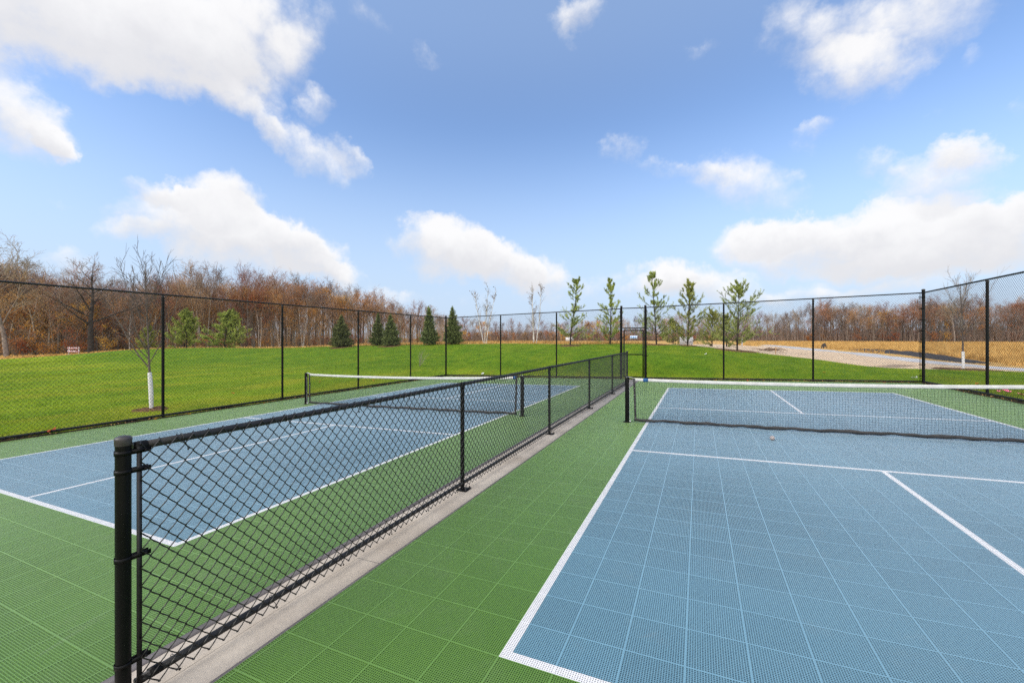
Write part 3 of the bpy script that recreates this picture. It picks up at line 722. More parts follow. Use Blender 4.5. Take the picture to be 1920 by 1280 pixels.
    cup2 = cup.build('rail_end', M['black'], root, smooth=True); cup2.location = (0.004, L0 + .1, .082); cup2.rotation_euler = (math.radians(-90), 0, 0)
    # tie wires that hold the fabric to the rails
    k = 0
    for base, yrel in [(H - .0025, y) for y in np.arange(L0 + 0.24, L1 - .1, 0.61)] + [(0.082, y) for y in np.arange(L0 + 0.2, L1 - .1, 0.55)]:
        b = MB(); th = np.linspace(-0.4, 2 * math.pi - 0.4, 14)
        b.tubes(np.stack([0.002 + (rr + .004) * np.cos(th), yrel + 0.006 * np.sin(th * .5), base + (rr + .004) * np.sin(th)], 1), 0.002, 5)
        b.tubes(np.array([[rr + .006, yrel, base - .008], [rr + .010, yrel + .012, base - .030], [rr + .009, yrel + .020, base - .048], [rr + .004, yrel + .022, base - .056]]), 0.002, 5)
        th = np.linspace(0, 4 * math.pi, 13)
        b.tubes(np.stack([rr + .007 + .004 * np.cos(th), yrel + .024 + .005 * np.sin(th), base - .056 - th * .0006], 1), 0.002, 4)
        b.build('tie_wire', M['wire'], root); k += 1
    return root
low_fence()

# --- the tall perimeter fences
TH = 3.07
def tall_fence(A, B, posts, label, nrm, post_r=None, y_rail=0.062, ends=(), h=TH, rows_k=3, special=()):
    A = np.array(A, float); B = np.array(B, float); L = np.linalg.norm(B - A); t = (B - A) / L
    root = empty('tall_chain_link_fence', (A[0], A[1], plane(A[0])))
    tag(root, label, 'fence', 'tall fences around the courts')
    n = np.array(nrm, float)
    dz = lambda s: plane(A[0] + t[0] * s) - plane(A[0])
    for i, s in enumerate(posts):
        r = 0.045 if s in special else 0.032
        hh = h + (0.12 if s in special else -0.02)
        p = post_mesh(hh, r, 16).build('post', M['black'], root, smooth=True)
        p.location = (t[0] * s - n[0] * 0.035, t[1] * s - n[1] * .035, dz(s) - 0.02)
        cap_mesh(hh, r, 16, 0.5).build('cap', M['cap'], p, smooth=True)
    N = 24; ss = np.linspace(0, L, N)
    def rail(z, r): return np.stack([t[0] * ss - n[0] * 0.03, t[1] * ss - n[1] * 0.03, np.array([dz(s) for s in ss]) + z], 1)
    b = MB(); b.tubes(rail(h, 0), 0.021, 10, caps=True); b.build('top_rail', M['black2'], root, smooth=True)
    b = MB(); b.tubes(rail(y_rail, 0), 0.028, 10, caps=True)
    b.build('bottom_rail', M['black2'], root, smooth=True)
    m = MB(); chain_link(m, (0, 0), t * L, 0.035, h + 0.015, r=0.0031, k=rows_k, nrm=nrm, dzA=dz(0), dzB=dz(L), jit=0.006)
    nk = int(L / WM)                                          # knuckles standing on the top rail
    q = (np.arange(nk) + .5) * WM
    P0 = np.stack([t[0] * q, t[1] * q, np.array([dz(s) for s in q]) + h + .012], 1)
    P1 = P0 + np.array([-n[0] * .03, -n[1] * .03, 0.016]) + np.stack([t[0] * 0.012 + 0 * q, t[1] * 0.012 + 0 * q, 0 * q], 1)
    m.segs(P0, P1, np.full(nk, .004), np.full(nk, .003), 3)
    m.build('chain_link', M['wire'], root)
    for s, sg in ends:
        tb = MB(); tb.box((t[0] * (s + sg * .05), t[1] * (s + sg * .05), dz(s) + h / 2), (0.018 if abs(t[0]) > .5 else .006, .006 if abs(t[0]) > .5 else .018, h - .06)); tb.build('tension_bar', M['black2'], root)
        for zb in np.linspace(0.25, h - .15, 8):
            bb = MB(); bb.lathe([(.0465, zb - .014), (.050, zb - .014), (.050, zb + .014), (.0465, zb + .014)], c=(t[0] * s - n[0] * .035, t[1] * s - n[1] * .035, dz(s)), k=14)
            bb.box((t[0] * (s + sg * .055), t[1] * (s + sg * .055), dz(s) + zb), (.07 if abs(t[0]) > .5 else .02, .02 if abs(t[0]) > .5 else .07, .022))
            bb.build('brace_band', M['black'], root)
    return root
BYF = 16.6
XL, XR = -11.2, 7.9
tall_fence((XL, -3.3), (XL, BYF), [y + 3.3 for y in (-2.65, 0.63, 3.92, 7.19, 10.46, 13.72)], 'tall black chain-link fence along the far side of the left court, before the wide lawn', (1, 0))
tall_fence((XL, BYF), (-2.115, BYF), [0.0, XL * -1 - 8.0, -XL - 5.097], 'tall black chain-link fence across the back of the left court, left of the gate', (0, -1), ends=((9.085, -1),), special=(0.0,))
tall_fence((-1.107, BYF), (XR, BYF), [0.0, 1.107 + 1.889, 1.107 + 4.845], 'tall black chain-link fence across the back of the right court, right of the gate', (0, -1), ends=((0.0, 1), (XR + 1.107, -1)))
tall_fence((XR, BYF), (XR, 3.2), [0.0, BYF - 13.17, BYF - 9.9, BYF - 6.6, BYF - 3.4], 'tall black chain-link fence along the right side of the right court, nearest the gravel road', (-1, 0), ends=((0.0, 1),), special=(0.0,))

# --- the gate in the back fence
def gate():
    x0, x1 = -2.115, -1.107; zz = plane(-1.6)
    root = empty('gate', (x0, BYF, zz)); W = x1 - x0
    tag(root, 'narrow black pipe-framed gate standing between two tall posts in the back fence', 'gate')
    for x in (0, W):
        p = post_mesh(TH + .10, 0.047, 18).build('post', M['black'], root, smooth=True); p.location = (x, 0.0, -.01)
        cap_mesh(TH + .10, 0.047, 18, .5).build('cap', M['cap'], p, smooth=True)
    b = MB(); b.tubes(np.array([[0, 0, TH], [W / 2, 0, TH], [W, 0, TH]]), .021, 10); b.build('top_rail', M['black2'], root, smooth=True)
    b = MB(); b.tubes(np.array([[0, 0, 2.20], [W / 2, 0, 2.20], [W, 0, 2.20]]), .027, 10); b.build('transom_rail', M['black2'], root, smooth=True)
    b = MB(); chain_link(b, (0.05, -.03), (W - .05, -.03), 2.2, TH, r=.0022, nrm=(0, -1)); b.build('chain_link', M['wire'], root)
    fr = MB(); a, c = 0.115, W - 0.09
    for x in (a, c): fr.tubes(np.array([[x, 0, 0.07], [x, 0, 1.0], [x, 0, 2.125]]), .028, 12, caps=True)
    for z in (0.09, 1.06, 2.105): fr.tubes(np.array([[a, 0, z], [(a + c) / 2, 0, z], [c, 0, z]]), .025, 10)
    f = fr.build('gate_frame', M['black'], root, smooth=True)
    b = MB(); chain_link(b, (a, -.030), (c, -.030), .09, 2.10, r=.0022, nrm=(0, -1)); b.build('chain_link', M['wire'], f)
    for z in (0.4, 1.8):
        h = MB(); h.box((0.06, 0, z), (.12, .045, .05)); h.lathe([(.051, z - .03), (.051, z + .03)], k=14); h.build('hinge', M['black'], root)
    l = MB(); l.box((W - .03, -.03, 1.02), (.17, .022, .03)); l.tubes(np.array([[W + .02, -.04, 1.0], [W + .12, -.05, 1.02], [W + .14, -.05, 1.04]]), .011, 8, caps=True); l.box((W - .02, -.03, 1.05), (.03, .03, .09))
    l.build('latch', M['black'], root)
    s = empty('gate_sign', (x0 + 0.53, BYF - .034, zz + 1.81))
    tag(s, 'small pale blue and white sign plate hanging in the upper half of the gate', 'sign')
    pl = MB(); pl.box((0, 0, 0), (.31, .006, .125)); pl.build('plate', M['sign'], s)
    pa = MB(); pa.box((-.015, -.0045, -.005), (.055, .002, .07)); pa.box((0.06, -.0045, .0), (.05, .002, .055)); pa.box((-.105, -.0045, .005), (.05, .002, .05))
    pa.build('blue_panel', M['signblue'], s)
gate()

# ---------------------------------------------------------------- nets
def net(x0, x1, y, label, tagx):
    xm = (x0 + x1) / 2; root = empty('pickleball_net', (xm, y, plane(xm)))
    tag(root, label, 'net', 'court nets')
    W = x1 - x0; hp = 0.915
    zz = lambda x: plane(xm + x) - plane(xm)
    hw = W / 2
    for sx in (-1, 1):
        px = sx * hw
        p = MB(); p.lathe([(.0415, 0), (.0415, .3), (.0415, .6), (.0415, hp - .012), (.039, hp), (.03, hp + .006), (0.0, hp + .008)], k=24)
        po = p.build('post', M['black'], root, smooth=True); po.location = (px, 0, zz(px))
        f = MB(); f.lathe([(.043, 0.012), (.075, .010), (.078, .0)], k=20); f.build('base_flange', M['black'], po, smooth=True)
        st = MB()
        xs = [0.03, 0, -.0, -.03]
        arc = np.array([[-sx * (.155), .0, hp - .012], [-sx * .07, 0, hp + .008], [-sx * .02, 0, hp + .014], [sx * .02, 0, hp + .008], [sx * .044, 0, hp - .025]])
        up = np.array([0, .02, 0])
        for i in range(len(arc) - 1):
            a, b = arc[i], arc[i + 1]; st.add([a - up, a + up, b + up, b - up], [[0, 1, 2, 3]]); st.add([a - up + [0, 0, -.003], a + up + [0, 0, -.003], b + up + [0, 0, -.003], b - up + [0, 0, -.003]], [[3, 2, 1, 0]])
        st.build('strap', M['strap'], po)
        ro = MB(); ro.tubes(np.array([[-sx * .043, -.01, hp - .10], [-sx * .050, -.012, .5], [-sx * .046, -.01, .09], [-sx * .08, -.01, .05]]), .004, 6)
        ro.build('cord', M['steel'], po)
        ho = MB(); ho.lathe([(0.0, .035), (.012, .03), (.013, .0)], c=(-sx * .062, -.012, .012), k=8); ho.build('hook', M['steel'], po)
    n0, n1 = -hw + .145, hw - .145
    nv = 160; xs = np.linspace(n0, n1, nv)
    rel = (xs - n0) / (n1 - n0)
    top = 0.905 - 0.05 * np.sin(math.pi * rel) ** 0.8
    sagb = 0.045 - .012 * np.sin(math.pi * rel) + 0.006 * np.sin(xs * 9) + .004 * np.sin(xs * 23 + 1)
    yb = -0.012 + 0.012 * np.sin(xs * 2.1) + .006 * np.sin(xs * 7.3)
    zx = np.array([zz(x) for x in xs])
    m = MB(); nh = 19
    G = np.empty((nv, nh + 1, 3))
    for j in range(nh + 1):
        f = j / nh
        G[:, j, 0] = xs + 0.004 * np.sin(f * 9 + xs * 13); G[:, j, 1] = yb * (1 - f) ** 1.5 + .003 * np.sin(xs * 11 + f * 8); G[:, j, 2] = zx + sagb + 0.03 + (top - 0.03 - sagb - .03) * f
    m.tubes(G, 0.0014, 3, ref=(0, 1, 0)); m.tubes(np.swapaxes(G, 0, 1), 0.0014, 3, ref=(0, 1, 0))
    m.build('mesh', M['cord'], root)
    def band(name, zc, hh, th, mat, yy, wav=0.0, x_a=0.0, x_b=0.0):
        b = MB(); V = []
        k = np.linspace(0, 2 * math.pi, 11)[:-1]
        xs2 = np.linspace(n0 - x_a, n1 + x_b, 150); N = len(xs2)
        zc2 = np.interp(xs2, xs, zc); y2 = np.interp(xs2, xs, yy); z2 = np.array([zz(x) for x in xs2])
        ring = np.empty((N, 10, 3))
        wob = 1 + wav * np.sin(xs2 * 5.3) + wav * .7 * np.sin(xs2 * 17 + 2)
        for e in range(10):
            ring[:, e, 0] = xs2; ring[:, e, 1] = y2 + th * np.cos(k[e]) * (1 + wav * np.sin(xs2 * 8 + e)); ring[:, e, 2] = z2 + zc2 + hh / 2 * np.sin(k[e]) * wob
        idx = np.arange(N * 10).reshape(N, 10); a = idx[:-1]; bb = np.roll(a, -1, 1); c = idx[1:]; d = np.roll(c, -1, 1)
        b.add(ring.reshape(-1, 3), np.stack([a, bb, d, c], -1).reshape(-1, 4)); b.polys += [idx[0, ::-1], idx[-1]]; b.pm += [0, 0]
        return b.build(name, mat, root, smooth=True)
    tp = band('top_tape', top - 0.03, 0.062, 0.007, M['tape'], 0 * yb, 0.03, 0.02, 0.02)
    band('bottom_band', sagb + .012, 0.058, 0.010, M['vinyl'], yb, 0.12)
    for sx in (-1, 1):
        e = n0 if sx < 0 else n1
        sb = MB(); zs = np.linspace(0.03, 0.895, 14)
        pts = np.stack([e - sx * 0.004 + sx * (-.02 + 0.03 * zs), -0.012 + 0.014 * zs + .004 * np.sin(zs * 14), zs + zz(e)], 1)
        V = []
        for pnt in pts:
            for dx, dy in ((-.020, -.010), (.020, -.010), (.020, .010), (-.020, .010)): V.append(pnt + np.array([dx, dy, 0]))
        idx = np.arange(len(V)).reshape(-1, 4); a = idx[:-1]; b = np.roll(a, -1, 1); c = idx[1:]; d = np.roll(c, -1, 1)
        sb.add(V, np.stack([a, b, d, c], -1).reshape(-1, 4)); sb.polys += [idx[0, ::-1], idx[-1]]; sb.pm += [0, 0]
        sbo = sb.build('side_band', M['vinyl'], root)
        for i in (1, 4, 5, 8, 10, 12):
            g = MB(); g.lathe([(0, .004), (.006, .003), (.007, 0)], k=8); go = g.build('grommet', M['steel'], sbo); go.location = pts[i] + np.array([0, -.010, 0]); go.rotation_euler = (math.radians(90), 0, 0)
    tg = MB(); xt = tagx - xm
    zt = float(np.interp(xt, xs, top)) - 0.032 + zz(xt)
    tg.box((xt, 0, zt), (.094, .019, .074)); tg.build('label', M['label'], tp)
net(-0.365, 6.42, 6.775, 'white-taped black net strung across the right-hand court, in the foreground', 0.0)
net(-9.66, -2.70, 6.775, 'white-taped black net across the left court, seen beyond the low chain-link fence', -2.88)

def ball():
    x, y = 2.07, 5.91
    root = MB(); R = 0.037
    bm = bmesh.new(); bmesh.ops.create_icosphere(bm, subdivisions=4, radius=R)
    golden = math.pi * (3 - math.sqrt(5)); hol = [Vector((math.sqrt(1 - (1 - 2 * (i + .5) / 26) ** 2) * math.cos(golden * i), math.sqrt(1 - (1 - 2 * (i + .5) / 26) ** 2) * math.sin(golden * i), 1 - 2 * (i + .5) / 26)) for i in range(26)]
    dele = [f for f in bm.faces if any(f.calc_center_median().normalized().dot(h) > math.cos(0.13) for h in hol)]
    bmesh.ops.delete(bm, geom=dele, context='FACES')
    me = bpy.data.meshes.new('ball'); bm.to_mesh(me); bm.free(); me.materials.append(M['ball'])
    for p in me.polygons: p.use_smooth = True
    o = link('ball', me); o.location = (x, y, plane(x) + R)
    md = o.modifiers.new('shell', 'SOLIDIFY'); md.thickness = 0.003; md.offset = -1
    tag(o, 'dull whitish perforated pickleball lying on the blue floor before the net', 'ball')
ball()

# ---------------------------------------------------------------- trees
class Tree:
    def __init__(s, seed): s.r = random.Random(seed); s.P0 = []; s.P1 = []; s.R0 = []; s.R1 = []; s.lv = []; s.tips = []
    def limb(s, p, d, length, r0, r1, n, wob, lvl, up=0.0):
        """a wandering limb; returns its points and directions"""
        d = Vector(d).normalized(); pts = [Vector(p)]; dirs = [d.copy()]
        for i in range(n):
            d = (d + Vector((s.r.gauss(0, wob), s.r.gauss(0, wob), s.r.gauss(0, wob) + up))).normalized()
            q = pts[-1] + d * (length / n)
            a = r0 + (r1 - r0) * i / n; b = r0 + (r1 - r0) * (i + 1) / n
            s.P0.append(tuple(pts[-1])); s.P1.append(tuple(q)); s.R0.append(a); s.R1.append(b); s.lv.append(lvl)
            pts.append(q); dirs.append(d.copy())
        return pts, dirs
    def off(s, d, ang):
        d = Vector(d); a = d.orthogonal().normalized(); b = d.cross(a); t = s.r.uniform(0, 2 * math.pi)
        return (d * math.cos(ang) + (a * math.cos(t) + b * math.sin(t)) * math.sin(ang)).normalized()
    def arrays(s, f):
        k = [i for i, l in enumerate(s.lv) if f(l)]
        return [np.array(q)[k] for q in (s.P0, s.P1, s.R0, s.R1)]

def bare(seed, H=13, trunk=0.22, fork=0.42, spread=0.75, nl=11, twig_r=0.011, n2=6, n3=4, n4=3, lean=0.0, up=0.05, stem_wob=.03):
    """leafless broad tree: trunk, limbs, branches, twigs"""
    t = Tree(seed); r = t.r
    pts, ds = t.limb((0, 0, -.15), (lean, 0, 1), H * 0.9, trunk, trunk * .12, 14, stem_wob, 0, .02)
    for i in range(nl):
        f = fork + (0.98 - fork) * (i + r.random() * .6) / nl
        k = min(13, int(f * 14)); p = pts[k].lerp(pts[k + 1], f * 14 - k if k < 13 else 0)
        ang = spread * r.uniform(.65, 1.25); L = H * (0.52 * (1 - f) + 0.16) * r.uniform(.8, 1.2)
        rr = trunk * (0.42 * (1 - f) + 0.10)
        p1, d1 = t.limb(p, t.off(ds[k], ang), L, rr, rr * .22, 6, .085, 1, up)
        for j in range(n2):
            g = 0.25 + 0.75 * (j + r.random()) / n2; kk = min(5, int(g * 6)); q = p1[kk].lerp(p1[kk + 1], g * 6 - kk if kk < 6 else 0)
            L2 = L * r.uniform(.28, .5); r2 = max(twig_r * 1.6, rr * .3 * (1.1 - g * .6))
            p2, d2 = t.limb(q, t.off(d1[kk], r.uniform(.4, 1.0)), L2, r2, twig_r, 4, .11, 2, up)
            for a in range(n3):
                h = 0.25 + .75 * (a + r.random()) / n3; k3 = min(3, int(h * 4)); q3 = p2[k3]
                L3 = L2 * r.uniform(.35, .6)
                p3, d3 = t.limb(q3, t.off(d2[k3], r.uniform(.4, .9)), L3, twig_r * .95, twig_r * .6, 2, .14, 3, up)
                t.tips += p3[1:]
                for b in range(n4):
                    p4, d4 = t.limb(p3[1].lerp(p3[2], r.random()), t.off(d3[1], r.uniform(.4, .9)), L3 * r.uniform(.4, .7), twig_r * .7, twig_r * .4, 1, .2, 4, up)
                    t.tips.append(p4[-1])
    return t

def leaf_cloud(mb, pts, n, size, spread, seed, mi=0, clumps=0):
    g = np.random.default_rng(seed); P = np.array([tuple(p) for p in pts])
    if clumps: P = P[g.integers(0, len(P), clumps)]
    k = g.integers(0, len(P), n)
    c = P[k] + g.normal(0, spread, (n, 3))
    a = g.normal(0, 1, (n, 3)); a /= np.linalg.norm(a, axis=1, keepdims=True); b = np.cross(a, g.normal(0, 1, (n, 3))); b /= np.linalg.norm(b, axis=1, keepdims=True)
    s = size * g.uniform(.5, 1.3, (n, 1)); a *= s; b *= s * .7
    V = np.stack([c - a, c + b * .8, c + a, c - b * .8], 1).reshape(-1, 3)
    mb.add(V, np.arange(n * 4).reshape(n, 4), mi=mi)

def needle_tufts(mb, P, D, n_each, length, width, seed, ang=0.7, mi=0):
    """tufts of needles: n thin triangles leaving every point P around direction D"""
    g = np.random.default_rng(seed); P = np.repeat(np.asarray(P), n_each, 0); D = np.repeat(np.asarray(D), n_each, 0)
    n = len(P); d = D + g.normal(0, ang, (n, 3)) * 0.6; d /= np.linalg.norm(d, axis=1, keepdims=True)
    side = np.cross(d, g.normal(0, 1, (n, 3))); side /= np.linalg.norm(side, axis=1, keepdims=True)
    L = length * g.uniform(.6, 1.2, (n, 1)); base = P + g.normal(0, length * .12, (n, 3))
    V = np.stack([base - side * width, base + side * width, base + d * L], 1).reshape(-1, 3)
    mb.add(V, tris=np.arange(n * 3).reshape(n, 3), mi=mi)

def bare_tree(name, t, bark, twig, leaves=None, wrap=None, k=6, leafmat=None, leafn=0, leafsize=.09, leafspread=.25, leafpts=None, seed=1, clumps=0):
    root = empty(name, (0, 0, 0))
    mb = MB(); mb.segs(*t.arrays(lambda l: l <= 0), k=max(k, 8)); mb.segs(*t.arrays(lambda l: l == 1), k=5); mb.build('trunk', M[bark], root, smooth=True)
    mb = MB(); a = t.arrays(lambda l: l >= 2)
    mb.segs(*a, k=3); mats = [M[twig]]
    if leafn:
        leaf_cloud(mb, leafpts or t.tips, leafn, leafsize, leafspread, seed, mi=1, clumps=clumps); mats.append(M[leafmat])
    mb.build('crown', mats, root)
    return root

def put(root, u, d, label, cat='tree', group=None, rz=None, scale=1.0, dz=0.0, proto=None):
    x, y = at(u, d)
    root.location = (x, y, gz(x, y) + dz); root.rotation_euler = (0, 0, random.uniform(0, 6.28) if rz is None else rz)
    root.scale = (scale,) * 3 if not isinstance(scale, tuple) else scale
    return tag(root, label, cat, group)

protos_used = {}
def inst(proto, *a, **k):
    """first use moves the prototype itself, later uses copy it with its parts"""
    if protos_used.get(proto.name):
        o = copy_tree(proto)
        for key in ('label', 'group', 'category'):
            if key in o: del o[key]
    else:
        protos_used[proto.name] = True; o = proto
    return put(o, *a, **k)

# ---- prototypes of the woodland trees (about 13 m)
BARE = [bare_tree('bare_tree', bare(100 + i, 13, random.uniform(.15, .24), (.46, .30, .52, .34, .42, .26)[i], random.uniform(.5, .75), 14, .012, 7, 5, 3, up=.07), ('barkpale', 'bark', 'barkpale', 'barkdark', 'barkpale', 'bark')[i], 'twigred' if i % 2 else 'twig') for i in range(6)]
OAK = []
for i in range(4):
    t = bare(200 + i, 12, .22, .24, .85, 13, .013, 6, 4, 2, up=.06)
    OAK.append(bare_tree('russet_oak', t, 'bark', 'twig', leafmat='russet' if i % 2 == 0 else 'orange', leafn=3600, leafsize=.095, leafspread=.38, clumps=(300, 90, 400, 120)[i], seed=i))
SHRUB = []
for i in range(4):
    t = Tree(300 + i); r = t.r
    for q in range(9):
        p, d_ = t.limb((r.uniform(-.1, .1), r.uniform(-.1, .1), -.1), (r.gauss(0, .3), r.gauss(0, .3), 1), r.uniform(2.2, 4.6), .03, .01, 6, .12, 1, .03)
        for a in range(9):
            k = 1 + a % 6
            p2, d2 = t.limb(p[k], t.off(d_[k], r.uniform(.4, 1.0)), r.uniform(.5, 1.2), .013, .008, 3, .2, 2, .03); t.tips += p2[1:]
            for b in range(2): p3, d3 = t.limb(p2[2], t.off(d2[2], .7), r.uniform(.3, .6), .009, .006, 2, .2, 3); t.tips += p3[1:]
    SHRUB.append(bare_tree('woodland_shrub', t, 'bark', 'twigred' if i % 2 else 'twig', leafmat='orange' if i != 2 else 'russet', leafn=(900, 500, 700, 160)[i], leafsize=.095, leafspread=.26, clumps=(26, 18, 24, 10)[i], seed=20 + i))
def wood_line(u): return float(np.interp(u, [-250, 0, 130, 300, 500, 620, 720, 830], [56, 49, 51, 58, 72, 90, 112, 132]))
def wood_h(u): return float(np.interp(u, [-250, 0, 90, 200, 330, 430, 520, 600, 680, 720, 760, 830], [1.02, .93, .80, .76, .88, .92, 1.0, 1.05, 1.10, 1.05, .92, .78]))

# distinctive trees of the wood's edge
dark_oak = bare_tree('oak_tree', bare(31, 13, .40, .33, 1.0, 11, .014, 7, 5, 3), 'barkdark', 'twig')
put(dark_oak, 170, 49.0, 'thick dark-trunked bare oak with forking limbs behind the red and white barricade', rz=2.2, scale=.82)
big_left = bare_tree('oak_tree', bare(33, 14, .25, .30, .95, 13, .013, 7, 5, 4), 'barkpale', 'twig')
put(big_left, 12, 47.5, 'tall spreading bare oak at the far left end of the woodland edge', rz=.6, scale=.95)

for i in range(72):
    u = -70 + 900 * (i + random.uniform(-.3, .3)) / 71
    d = wood_line(u) * random.uniform(1.0, 1.16) + 1.0
    sc_ = wood_h(u) * random.uniform(.66, 1.07) * d / wood_line(u)
    inst(BARE[random.randrange(6)], u, d, 'bare grey-brown tree among many along the woodland edge left of the lawn', group='bare trees of the woodland edge', scale=sc_)
for i in range(46):
    u = -60 + 850 * (i + random.uniform(-.4, .4)) / 45
    d = wood_line(u) * random.uniform(1.02, 1.12)
    inst(OAK[random.randrange(4)], u, d, 'tree still holding russet or orange leaves within the woodland edge on the left', group='leafy trees of the woodland edge', scale=wood_h(u) * (random.uniform(.40, .72) if u < 430 else random.uniform(.62, 1.0)) * d / wood_line(u))
for i in range(48):
    u = -60 + 850 * (i + random.uniform(-.4, .4)) / 47
    d = wood_line(u) * random.uniform(.985, 1.04)
    inst(SHRUB[random.choice([0, 0, 1, 2, 3, 3]) if u < 260 else random.choice([1, 2, 3, 3, 3])], u, d, 'thicket shrub with a few orange leaves at the foot of the woodland on the left', 'shrub', 'shrubs under the woodland edge', scale=random.uniform(.5, 1.0))

# the depth of the wood behind its front rows: trunks and twigs without number
def wood_mass():
    mb = MB(); g = random.Random(5)
    t = Tree(9); r = t.r
    for i in range(760):
        u = -90 + 940 * g.random(); d = wood_line(u) * g.uniform(1.03, 1.7); x, y = at(u, d); z = 0.0
        H = 11.0 * wood_h(u) * g.uniform(.7, 1.05) * (d / wood_line(u))
        p, dd = t.limb((x, y, z - .3), (g.gauss(0, .04), g.gauss(0, .04), 1), H * .88, g.uniform(.07, .17), .02, 7, .04, 0)
        for j in range(16):
            k = r.randint(2, 6); q, qd = t.limb(p[k].lerp(p[k + 1], r.random()), t.off(dd[k], r.uniform(.4, 1.0)), H * r.uniform(.12, .26), .035, .014, 3, .15, 1, .05)
            for e in range(4):
                q2, _ = t.limb(q[r.randint(1, 3)], t.off(qd[2], r.uniform(.4, .9)), H * r.uniform(.05, .11), .017, .009, 2, .2, 2, .04)
    a = t.arrays(lambda l: l == 0); mb.segs(*a, k=5)
    mb.segs(*t.arrays(lambda l: l >= 1), k=3, mi=1)
    # undergrowth stems and leaves close to the floor
    u = -90 + 940 * rng.random(8000); d = np.array([wood_line(q) for q in u]) * rng.uniform(1.06, 1.6, len(u))
    xy = np.array([at(a, b) for a, b in zip(u, d)]); h = rng.uniform(1.2, 6.5, len(u))
    P0 = np.column_stack([xy, np.full(len(u), -.4)]); P1 = P0 + np.column_stack([rng.normal(0, .5, len(u)), rng.normal(0, .5, len(u)), h])
    mb.segs(P0, P1, np.full(len(u), .03), np.full(len(u), .012), 3, mi=1)
    keep = rng.random(len(u)) < .40
    leaf_cloud(mb, list(P0[keep] + (P1[keep] - P0[keep]) * .6), 9000, .12, .5, 3, mi=2)
    o = mb.build('woodland', [M['barkpale'], M['twigred'], M['orange']]); tag(o, kind='stuff')
wood_mass()

# birches with white stems in front of the wood
def birch(seed, H, stems, lean):
    t = Tree(seed); r = t.r
    for s_ in range(stems):
        a = 2.1 * s_ + r.random()
        ln = lean * (1 if s_ == 0 else r.uniform(.2, .8))
        p, d_ = t.limb((.14 * math.cos(a), .14 * math.sin(a), -.1), (ln * math.cos(a), ln * math.sin(a), 1), H * r.uniform(.85, 1.0), .042, .007, 12, .025, 0, .02)
        for j in range(26):
            k = r.randint(3, 11); L = H * (.20 - .012 * k) * r.uniform(.7, 1.2)
            q, qd = t.limb(p[k].lerp(p[k + 1], r.random()), t.off(d_[k], r.uniform(.35, .7)), L, .013, .006, 4, .1, 1, .08)
            for e in range(4):
                q2, _ = t.limb(q[1 + e % 4], t.off(qd[2], r.uniform(.3, .7)), L * r.uniform(.25, .5), .007, .004, 2, .15, 2, .05); t.tips += q2[1:]
    return t
def birch_tree(seed, H, stems, lean, leafn=0):
    t = birch(seed, H, stems, lean); root = empty('birch_tree', (0, 0, 0))
    tr = t.arrays(lambda l: l == 0)
    for q in range(stems):
        mb = MB(); mb.segs(*[x[q * 12:(q + 1) * 12] for x in tr], k=8); mb.build('trunk', M['birch'], root, smooth=True)
    mb = MB(); mb.segs(*t.arrays(lambda l: l >= 1), k=3); mats = [M['paletwig']]
    if leafn:
        top = [p for p in t.tips if p[2] > H * .55]; leaf_cloud(mb, top, leafn, .055, .05, seed, mi=1); mats.append(M['mulch'])
    mb.build('crown', mats, root); return root
put(birch_tree(41, 5.2, 3, .24, 110), 910, 34.0, 'leaning three-stemmed white birch on the mound between spruces and pines, left of its twin', group='birches on the mound', rz=2.6)
put(birch_tree(43, 4.9, 3, .12, 70), 1002, 33.0, 'upright clump of slim white birch stems on the mound, left of the nearest tall pine', group='birches on the mound', rz=0.3)
BW = [birch_tree(51, 8.2, 2, .10), birch_tree(52, 8.6, 3, .13), birch_tree(53, 7.6, 1, .02)]
for k, (pi, u, dk, lab, s_) in enumerate([(0, 486, .96, 'pair of white birch trunks before the wood, leftmost of the birches there', .8), (0, 523, .96, 'pair of thin white birch trunks before the wood, beside the second fence post', .78), (1, 568, .95, 'three close white birch trunks before the wood, left of the single wide spruce', .95), (2, 243, .94, 'lone short white birch trunk at the wood edge behind the near bare tree', .62)]):
    inst(BW[pi], u, wood_line(u) * dk, lab, group='birches before the wood', scale=s_)

# ---- spruces on the mound
def spruce(seed, H=3.0, W=1.0):
    t = Tree(seed); r = t.r; P = []; D = []
    t.limb((0, 0, -.1), (0, 0, 1), H * .97, .05, .008, 8, .01, 0)
    n = 46
    for i in range(n):
        f = (i + .3) / n; z = H * (0.035 + .93 * f); rad = W * (1 - f) ** 0.86 * r.uniform(.66, 1.18) + .05
        if f < .08: rad *= .86
        m = max(4, int(14 * (1 - f) ** .6)); a0 = r.random() * 6
        for j in range(m):
            a = a0 + j * 6.283 / m + r.uniform(-.2, .2); rr = rad * r.uniform(.68, 1.12) * (1 + .12 * math.sin(a + seed)); dr = -.10 + .30 * f
            d = Vector((math.cos(a), math.sin(a), dr)).normalized()
            p, ds = t.limb((0, 0, z), d, rr, .012, .004, 4, .04, 1, .05)
            for q in range(1, 5):
                k = max(1, int(6 * rr / W * 1.6 * q / 4))
                for e in range(k):
                    c = p[q - 1].lerp(p[q], r.random()); sd = Vector((-math.sin(a), math.cos(a), 0)) * r.choice((-1, 1)) * r.uniform(.2, 1.0) + d * .8 + Vector((0, 0, r.uniform(-.25, .3)))
                    P.append(tuple(c)); D.append(tuple(sd.normalized()))
    for e in range(12): P.append((0, 0, H * (.93 + .07 * r.random()))); D.append((r.gauss(0, .5), r.gauss(0, .5), 1))
    return t, P, D
